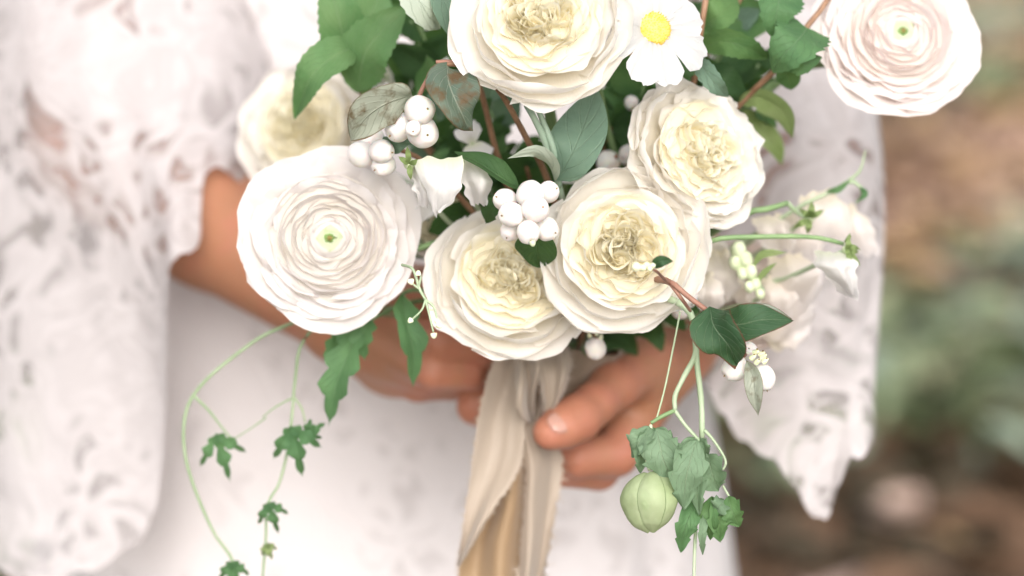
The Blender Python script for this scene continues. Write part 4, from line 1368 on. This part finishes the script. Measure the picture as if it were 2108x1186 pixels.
leaf(S6, [(1430, 90, 1.06), (1400, 140, 1.05), (1372, 180, 1.06)], 70, M['leaf_dark'], 'ovate', roll=-0.2, serr=(10, .14), seed=5.9)

# filler sprays deep in the bouquet
frng = random.Random(12)
FILL = [((845, 40), 'mid', 'behind the large serrated mint leaf'), ((880, 110), 'dark', 'between the mint leaves and the brown snowberry twig'), ((1000, 210), 'mid', 'between the curled grey leaf and the large rose'),
        ((1010, 300), 'dark', 'in the dark gap left of the paired stems'), ((930, 260), 'dark', 'just below the blotched berry leaves'),
        ((1290, 170), 'dark', 'in the gap between the large rose and the turned rose'), ((1260, 260), 'dark', 'right of the broad sage leaf'), ((1330, 160), 'mid', 'directly under the white cosmos'),
        ((1400, 190), 'dark', 'just above the turned ruffled rose'), ((1500, 60), 'mid', 'right of the upright brown twig'), ((1560, 130), 'dark', 'behind the round scalloped leaves'),
        ((1540, -30), 'mid', 'above the white bloom by the blush ranunculus'), ((1480, 140), 'dark', 'at the fork under the cosmos petals'), ((820, -40), 'mid', 'above the serrated mint leaves'),
        ((1300, 300), 'dark', 'between the turned rose and the full cream rose'), ((1080, 330), 'dark', 'behind the curled pale leaf'), ((980, 420), 'dark', 'left of the tight berry cluster'),
        ((1400, -30), 'dark', 'behind the top of the cosmos'), ((1230, 60), 'dark', 'hidden behind the large cream rose'), ((760, -30), 'mid', 'between the two tallest mint leaves'),
        ((860, 190), 'mid', 'behind the round berry on the brown twig'), ((900, 380), 'mid', 'below the folded sweet pea'), ((1240, 640), 'dark', 'under the full cream rose by the hanging berry'),
        ((1370, 620), 'dark', 'under the brown twig beside the full cream rose')]
for q, (tip, kind, _) in enumerate(FILL):
    d0 = 1.085 + 0.03 * frng.random()
    if tip[1] > 350:
        d0 = 1.085
    rt = sprig('leafy green filler stem ' + _, (tip[0], tip[1], d0), group='filler foliage deep in the bouquet')
    tw = frng.random() < 0.4
    ptip = P(tip[0], tip[1], d0)
    bnd = P(*BIND) + Vector((frng.uniform(-.01, .01), frng.uniform(0, .012), 0))
    mid_ = bnd.lerp(ptip, 0.55) + FWD * 0.015 + RIGHT * frng.uniform(-.01, .01)
    tube('stem', rt, [P(*HEND), bnd, mid_, ptip], .0018, .0009, M['twig' if tw else 'stem'], n=18, seg=6, world=True)
    sp = crom([bnd, mid_, ptip], 20)
    for k in range(10):
        i = 19 - int(k * 1.25)
        p = sp[i]
        t = (sp[min(i + 1, 19)] - sp[i - 1]).normalized()
        sd = t.cross(FWD).normalized() * (1 if k % 2 else -1)
        L = frng.uniform(.016, .030)
        dirn = (t * frng.uniform(.1, .9) + sd * frng.uniform(.5, 1.0) - FWD * frng.uniform(-.2, .5)).normalized()
        e = p + dirn * L
        m_ = (p + e) / 2 + Vector((frng.uniform(-1, 1), frng.uniform(-1, 1), frng.uniform(0, 1))) * L * 0.15
        mat = M['leaf_dark'] if kind == 'dark' or frng.random() < 0.25 else M[frng.choice(['leaf_mid', 'leaf_mint', 'leaf_mid', 'leaf_sage'])]
        leaf(rt, [p, m_, e], 0, mat, frng.choice(['ovate', 'ovate', 'heart']), roll=frng.uniform(-1.0, 1.0), fold=frng.uniform(.1, .5),
             seed=frng.random() * 40, width=L * frng.uniform(.26, .40), world=True, serr=(8, .14) if frng.random() < .5 else None, nu=7, nv=25)

# left over: stalks of the sweet peas at right
K1 = sprig('long pale green sweet pea stalk reaching to the right', (1455, 500, 1.04), 'flower_stalk', 'stalk', 'sweet pea stalks on the right')
tube('stem', K1, [(1220, 690, 1.14), (1340, 560, 1.08), (1455, 499, 1.04), (1540, 488, 1.04), (1620, 486, 1.042), (1690, 490, 1.045), (1738, 503, 1.048)], .0016, .0010, M['stem'], n=30)
leaf(K1, [(1620, 520, 1.06), (1570, 525, 1.062), (1545, 560, 1.065)], 18, M['leaf_lime'], 'lance', roll=0.5)
leaf(K1, [(1600, 540, 1.06), (1570, 565, 1.062), (1550, 600, 1.065)], 14, M['leaf_lime'], 'lance', roll=0.5)
for a, b_ in (((1740, 500), (1760, 545)), ((1738, 502), (1772, 515)), ((1738, 500), (1750, 480)), ((1740, 505), (1745, 535))):
    leaf(K1, [(*a, 1.046), ((a[0] + b_[0]) / 2 + 3, (a[1] + b_[1]) / 2, 1.042), (*b_, 1.046)], 9, M['leaf_lime'], 'lance')
K2 = sprig('short green stalk with star-shaped sepals behind the turned rose', (1540, 440, 1.06), 'flower_stalk', 'stalk', 'sweet pea stalks on the right')
tube('stem', K2, [(1220, 690, 1.15), (1380, 540, 1.10), (1530, 443, 1.06), (1580, 430, 1.06), (1620, 418, 1.065)], .0017, .0013, M['stem'], n=24)
for a, b_ in (((1665, 450), (1632, 470)), ((1665, 448), (1645, 430)), ((1665, 448), (1672, 415)), ((1665, 448), (1695, 432)), ((1664, 450), (1662, 482))):
    leaf(K2, [(*a, 1.07), ((a[0] + b_[0]) / 2 + 3, (a[1] + b_[1]) / 2, 1.062), (*b_, 1.068)], 13, M['leaf_lime'], 'lance')
tube('tendril', K2, [(1620, 418, 1.065), (1645, 440, 1.07), (1665, 450, 1.07)], .0012, .0008, M['stem_pale'])
K3 = sprig('curly green tendril with a hooked tip beside the lace sleeve', (1720, 400, 1.09), 'flower_stalk', 'stalk', 'sweet pea stalks on the right')
tube('stem', K3, [(1220, 690, 1.16), (1460, 540, 1.12), (1640, 430, 1.095), (1715, 392, 1.09), (1745, 372, 1.09), (1768, 380, 1.09), (1775, 405, 1.09), (1762, 415, 1.088)], .0016, .0008, M['stem_pale'], n=40)
tube('tendril', K3, [(1745, 372, 1.09), (1770, 350, 1.09), (1782, 310, 1.092)], .0008, .0004, M['stem_pale'])
leaf(K3, [(1700, 394, 1.088), (1725, 390, 1.085), (1752, 370, 1.086)], 14, M['leaf_vine'], 'lance')
leaf(K3, [(1772, 385, 1.088), (1780, 400, 1.085), (1764, 416, 1.086)], 14, M['leaf_vine'], 'lance')
K4 = sprig('spike of round pale green buds over the blush flowers', (1500, 510, 1.07), 'flower_stalk', 'stalk')
tube('stem', K4, [(1220, 690, 1.16), (1480, 640, 1.10), (1570, 610, 1.075), (1545, 560, 1.07), (1520, 505, 1.07)], .0014, .0009, M['stem_pale'], n=26)
for x, y, r in ((1520, 515, 17), (1534, 535, 16), (1514, 540, 14), (1545, 560, 14), (1528, 562, 12), (1556, 585, 12), (1543, 590, 11), (1565, 605, 10)):
    o = bpy.data.objects.new('bud', BERRY.copy())
    o.data.materials[0] = M['bud_green']
    COL.objects.link(o)
    o.parent = K4
    o.location = P(x, y, 1.064) - K4.location
    o.scale = [r * PXM(1.06)] * 3
    o.scale[2] *= 1.2
K5 = sprig('green stalk crossing behind the ivory rose and white ranunculus', (900, 500, 1.06), 'flower_stalk', 'stalk')
tube('stem', K5, [(1180, 690, 1.15), (1050, 540, 1.11), (945, 493, 1.07), (880, 505, 1.06), (840, 515, 1.06)], .0018, .0014, M['stem'], n=20)

# tiny bud sprig in sharp focus
T_ = sprig('fine pale green bud sprig dangling right of the white ranunculus', (830, 545, 0.99), 'bud_sprig', 'sprig', None)
tube('stem', T_, [(828, 545, 1.0), (848, 552, 0.990), (857, 572, 0.988), (864, 595, 0.987), (876, 617, 0.987)], .0006, .0006, M['stem_pale'])
for pts in ([(876, 617, .987), (868, 638, .986), (848, 658, .986)], [(876, 617, .987), (884, 650, .985), (892, 684, .985)], [(876, 617, .987), (893, 632, .986), (900, 660, .986)], [(862, 590, .987), (866, 570, .986), (861, 560, .986)], [(864, 595, .987), (852, 586, .986), (846, 580, .986)]):
    tube('stalk', T_, pts, .0005, .0004, M['stem_pale'], seg=6)
for x, y, r, f in ((845, 660, 6, (-.6, -.6, .4)), (893, 690, 7, (.1, -1, .2)), (900, 662, 6, (.3, -.8, .4)), (904, 670, 7, (.7, -.5, .5)), (861, 563, 6, (0, 1, .3)), (846, 580, 7, (-1, .2, .4)), (888, 636, 4, (.5, -.4, .5))):
    dome(T_, 'bud', P(x, y, .985), frame(FACE(*f)), r * PXM(1), r * 1.6 * PXM(1), M['bud'], 6, -r * .5 * PXM(1))

# ------------------------------------------------------------------ left trailing vine
def star_leaf(parent, c, d, tip, wpx, seed, mat='leaf_vine', n=3):
    """lobed vine leaf: a jagged middle blade with side lobes, joined at the base point c"""
    base = Vector((*c, 0))
    t = Vector((*tip, 0)) - base
    for k in range(n):
        a = (k - (n - 1) / 2) * 0.75
        ln = 1.1 if k == n // 2 else 0.8
        dr = Vector((t.x * math.cos(a) - t.y * math.sin(a), t.x * math.sin(a) + t.y * math.cos(a), 0)) * ln
        e = base + dr
        m_ = base + dr * 0.5
        leaf(parent, [(base.x, base.y, d), (m_.x, m_.y, d - 0.006), (e.x, e.y, d)], wpx * (.8 if k == n // 2 else .62), M[mat], 'lance',
             roll=0.5 * math.sin(seed * 3 + k * 2), fold=0.35, lobes=(3, .62), seed=seed + k, nv=31, nu=7)


Vn = sprig('pale trailing vine with jagged leaves hanging below the white ranunculus', (640, 690, 1.09), 'trailing_vine', 'vine', None)
tube('stem', Vn, [(1150, 720, 1.16), (900, 640, 1.14), (700, 640, 1.11), (575, 676, 1.085), (480, 735, 1.085), (412, 795, 1.085), (382, 850, 1.085), (380, 930, 1.085), (405, 1020, 1.085), (440, 1095, 1.085), (478, 1150, 1.085), (500, 1230, 1.085)], .0010, .0007, M['stem_vine'], n=60)
tube('stem', Vn, [(1150, 730, 1.16), (900, 660, 1.14), (700, 650, 1.11), (625, 700, 1.08), (608, 780, 1.08), (600, 860, 1.08), (592, 930, 1.08), (575, 995, 1.08), (550, 1040, 1.08), (548, 1110, 1.08), (540, 1200, 1.08)], .0009, .0006, M['stem_vine'], n=60)
tube('tendril', Vn, [(395, 812, 1.085), (430, 845, 1.085), (465, 890, 1.085), (500, 930, 1.085)], .0007, .0004, M['stem_vine'])
tube('tendril', Vn, [(600, 820, 1.08), (565, 840, 1.08), (540, 860, 1.08)], .0005, .0003, M['stem_vine'])
tube('tendril', Vn, [(606, 820, 1.08), (620, 840, 1.08), (628, 870, 1.08)], .0006, .0004, M['stem_vine'])
tube('tendril', Vn, [(548, 860, 1.082), (520, 880, 1.083), (480, 905, 1.085)], .0004, .0003, M['stem_vine'])
star_leaf(Vn, (445, 895), 1.085, (472, 985), 52, 1.0)
star_leaf(Vn, (600, 880), 1.075, (622, 975), 66, 2.0)
star_leaf(Vn, (630, 895), 1.075, (668, 872), 40, 3.0)
star_leaf(Vn, (552, 1035), 1.08, (572, 1095), 40, 4.0, n=3)
star_leaf(Vn, (548, 1120), 1.08, (560, 1150), 30, 5.0, 'leaf_lime', n=3)
star_leaf(Vn, (478, 1155), 1.085, (486, 1215), 44, 6.0)
Vm = sprig('dark jagged vine leaves hanging over the hand under the white ranunculus', (750, 680, 1.075), 'trailing_vine', 'vine', None)
tube('stem', Vm, [(1150, 725, 1.16), (980, 640, 1.13), (860, 620, 1.10), (760, 660, 1.075), (705, 700, 1.072)], .0014, .0010, M['stem'], n=24)
tube('stem', Vm, [(980, 640, 1.13), (880, 600, 1.09), (830, 605, 1.075), (832, 640, 1.07)], .0012, .0009, M['stem'], n=16)
leaf(Vm, [(735, 680, 1.070), (712, 740, 1.064), (690, 800, 1.064), (676, 880, 1.07)], 92, M['leaf_vine'], 'ovate', roll=0.45, fold=0.5, lobes=(4, .45), seed=2.2, nv=49)
leaf(Vm, [(700, 690, 1.072), (682, 720, 1.068), (665, 745, 1.07)], 50, M['leaf_vine'], 'ovate', roll=-0.3, fold=0.4, lobes=(3, .45), seed=3.2)
leaf(Vm, [(760, 660, 1.07), (745, 700, 1.066), (752, 745, 1.07)], 60, M['leaf_vine'], 'ovate', roll=0.3, fold=0.4, lobes=(3, .45), seed=3.9)
leaf(Vm, [(828, 612, 1.070), (838, 670, 1.062), (850, 720, 1.062), (850, 800, 1.07)], 74, M['leaf_vine'], 'ovate', roll=-0.5, fold=0.5, lobes=(3, .4), seed=4.2, nv=49)
leaf(Vm, [(834, 640, 1.072), (858, 690, 1.068), (866, 740, 1.072)], 44, M['leaf_dark'], 'ovate', roll=0.6, fold=0.5, lobes=(3, .4), seed=5.2)

# ------------------------------------------------------------------ right vine with balloon pod
Wn = sprig('hanging vine with a pale green balloon seed pod and lobed leaves', (1400, 610, 1.03), 'balloon_vine', 'vine', None)
tube('stem', Wn, [(1210, 700, 1.14), (1300, 620, 1.07), (1358, 612, 1.03), (1405, 630, 1.02), (1428, 665, 1.018), (1436, 740, 1.016), (1442, 820, 1.016), (1445, 900, 1.016)], .0022, .0012, M['stem_pale'], n=44)
tube('stem', Wn, [(1430, 680, 1.018), (1432, 730, 1.016), (1405, 780, 1.014), (1388, 815, 1.014), (1388, 845, 1.014)], .0013, .0010, M['stem_pale'])
tube('stem', Wn, [(1388, 845, 1.014), (1362, 858, 1.014), (1340, 872, 1.014)], .0010, .0008, M['stem'])
tube('stem', Wn, [(1388, 845, 1.014), (1410, 875, 1.014), (1438, 905, 1.014)], .0009, .0007, M['stem_pale'])
tube('stem', Wn, [(1436, 900, 1.014), (1436, 980, 1.012), (1432, 1070, 1.012), (1428, 1200, 1.012)], .0009, .0007, M['stem_pale'])
tube('tendril', Wn, [(1400, 642, 1.02), (1385, 720, 1.018), (1368, 800, 1.016), (1350, 868, 1.014)], .0004, .0004, M['stem_pale'])
tube('tendril', Wn, [(1450, 885, 1.015), (1472, 910, 1.014), (1494, 948, 1.014), (1488, 968, 1.014)], .0007, .0005, M['stem_pale'])
tube('tendril', Wn, [(1488, 1000, 1.014), (1500, 1022, 1.014)], .0006, .0005, M['stem_pale'])
tube('stalk', Wn, [(1340, 876, 1.012), (1338, 920, 1.006), (1332, 950, 1.006), (1338, 968, 1.008)], .0008, .0008, M['bud_green'])


def lobed(parent, base, tip, d, wpx, seed, roll, mat='leaf_puff', side=1.0):
    b0, t0 = Vector((*base, 0)), Vector((*tip, 0))
    ax = t0 - b0
    perp = Vector((-ax.y, ax.x, 0)) * 0.5
    leaf(parent, [(b0.x, b0.y, d), (b0.x + ax.x * .5 + perp.x * .1, b0.y + ax.y * .5 + perp.y * .1, d - .005), (t0.x, t0.y, d)], wpx * 1.35, M[mat], 'ovate',
         roll=roll, fold=0.35, lobes=None, serr=(4, .30), wave=0.35, seed=seed, nv=41)


lobed(Wn, (1338, 880), (1300, 942), 1.010, 46, 1.3, 0.4)
lobed(Wn, (1340, 882), (1318, 975), 1.012, 40, 2.3, -0.4)
lobed(Wn, (1342, 880), (1346, 955), 1.014, 48, 2.8, -0.2, 'leaf_vine')
lobed(Wn, (1352, 882), (1388, 998), 1.006, 70, 3.3, 0.3)
lobed(Wn, (1356, 880), (1404, 950), 1.010, 40, 3.8, 0.6)
lobed(Wn, (1430, 905), (1395, 985), 1.006, 50, 4.3, 0.1)
lobed(Wn, (1434, 905), (1408, 1050), 1.002, 64, 5.3, -0.25)
lobed(Wn, (1445, 908), (1440, 1060), 1.006, 44, 6.3, 0.5)
lobed(Wn, (1458, 935), (1480, 1010), 1.010, 56, 7.3, 0.3)
lobed(Wn, (1440, 902), (1458, 935), 1.014, 26, 7.9, 0.3)
lobed(Wn, (1435, 1030), (1400, 1135), 1.010, 40, 8.3, -0.3, 'leaf_vine')
lobed(Wn, (1454, 1050), (1446, 1142), 1.010, 16, 9.3, -0.3, 'leaf_puff')
lobed(Wn, (1466, 1022), (1462, 1112), 1.012, 44, 10.3, 0.5, 'leaf_mint')
lobed(Wn, (1490, 1028), (1482, 1112), 1.012, 46, 11.3, -0.3, 'leaf_mint')
lobed(Wn, (1500, 1024), (1522, 1084), 1.010, 38, 12.3, 0.2, 'leaf_mint')
lobed(Wn, (1495, 1030), (1470, 1060), 1.010, 34, 13.3, 0.2, 'leaf_puff')
lobed(Wn, (1400, 985), (1420, 1030), 1.018, 40, 14.3, 0.2, 'leaf_dark')
# pod: three inflated cells with darker ribs
pc = P(1340, 1032, 1.008)
pr_ = 63 * PXM(1.008)
paxis = FACE(0.10, -1.0, 0.12)
PF = frame(paxis, 0.35)
pv, puv = [], []
PN, PM_ = 30, 72
for j in range(PN):
    t = j / (PN - 1)
    zz = -0.98 + 2.02 * t
    rr = math.sin(math.pi * min(1, (t * 0.97 + 0.012))) ** 0.50 * (1.08 - 0.26 * t)
    if t > 0.88:
        rr *= 1 - 0.35 * (t - 0.88) / 0.12
    for i in range(PM_):
        a = 2 * math.pi * i / PM_
        c3 = abs(math.cos(a * 1.5))            # 1 at cell middle, 0 at the seam
        k = 0.92 + 0.09 * c3 ** 0.5
        k *= 1 + 0.12 * noise.noise(Vector((math.cos(a) * 1.3 + 4.0, math.sin(a) * 1.6, t * 2.5))) + 0.02 * noise.noise(Vector((math.cos(a) * 6, math.sin(a) * 6, t * 9)))
        pv.append(pc + PF @ Vector((math.cos(a) * rr * k + 0.16 * (t - 0.5), math.sin(a) * rr * k, zz * (0.94 + 0.05 * c3))) * pr_)
        # uv.x = 0.5 on seams and mid ribs so the rib line lands there
        a6 = (a * 3 / math.pi) % 1.0
        puv.append((0.5 + min(a6, 1 - a6), t))
mesh_obj('seed_pod', pv, grid_faces(PM_, PN, True), M['pod'], Wn, puv)

# ------------------------------------------------------------------ handle wrap and ribbons
rib = thing('ribbon', 'long beige frayed silk ribbon tied round the bouquet handle', 'ribbon', P(1150, 760, 1.14))
# gathered wrap round the stems
wa, wb = P(1210, 672, 1.135), P(1112, 925, 1.185)
ax = (wb - wa).normalized()
WFm = frame(ax)
wv_, wuv = [], []
for j in range(40):
    t = j / 39
    for i in range(72):
        a = 2 * math.pi * i / 72
        r = (0.0205 - 0.004 * t) * (1 + 0.10 * noise.noise(Vector((math.cos(a) * 3.5, math.sin(a) * 3.5, t * 1.2))) + 0.06 * noise.noise(Vector((math.cos(a) * 9, math.sin(a) * 9, t * 2))))
        wv_.append(wa.lerp(wb, t) + WFm @ Vector((math.cos(a) * r, math.sin(a) * r, 0)))
        wuv.append((i / 72 * .3, t))
mesh_obj('ribbon_wrap', wv_, grid_faces(72, 40, True), M['silk_wrap'], rib, wuv)
sheet('ribbon_tail', rib, [(1040, 700, 1.118), (1010, 760, 1.105), (985, 860, 1.100), (968, 980, 1.098), (950, 1100, 1.098), (940, 1165, 1.10)],
      [(1112, 700, 1.118), (1098, 770, 1.108), (1082, 860, 1.104), (1070, 960, 1.100), (1012, 1055, 1.094), (946, 1168, 1.096)], M['silk'], fray=.0010, seed=1.0, depth=.005)
sheet('ribbon_tail', rib, [(1060, 780, 1.118), (1030, 900, 1.112), (985, 1050, 1.108), (950, 1130, 1.108), (938, 1260, 1.11)],
      [(1110, 780, 1.122), (1095, 900, 1.118), (1085, 1020, 1.114), (1078, 1130, 1.112), (1080, 1260, 1.112)], M['silk_shaded'], fray=.0012, seed=2.6, depth=.006)
sheet('ribbon_tail', rib, [(1098, 760, 1.116), (1092, 840, 1.110), (1072, 880, 1.106), (1080, 980, 1.104), (1072, 1100, 1.104), (1060, 1240, 1.106)],
      [(1165, 760, 1.116), (1140, 830, 1.118), (1150, 910, 1.120), (1158, 960, 1.118), (1140, 1080, 1.112), (1112, 1240, 1.110)], M['silk'], fray=.0022, seed=4.2, depth=.006)
# the loose loop below the ivory rose
sheet('ribbon_loop', rib, [(1060, 730, 1.100), (1062, 790, 1.086), (1070, 850, 1.092), (1092, 872, 1.105)],
      [(1110, 705, 1.105), (1112, 760, 1.090), (1100, 820, 1.098), (1098, 868, 1.108)], M['silk'], n=30, fray=.0010, seed=6.0, depth=.006)
sheet('ribbon_loop', rib, [(1095, 700, 1.108), (1105, 760, 1.092), (1118, 830, 1.095), (1108, 880, 1.105)],
      [(1165, 695, 1.115), (1176, 755, 1.100), (1158, 815, 1.100), (1118, 882, 1.106)], M['silk'], n=30, fray=.0026, seed=8.0, depth=.004)

bpy.context.view_layer.update()
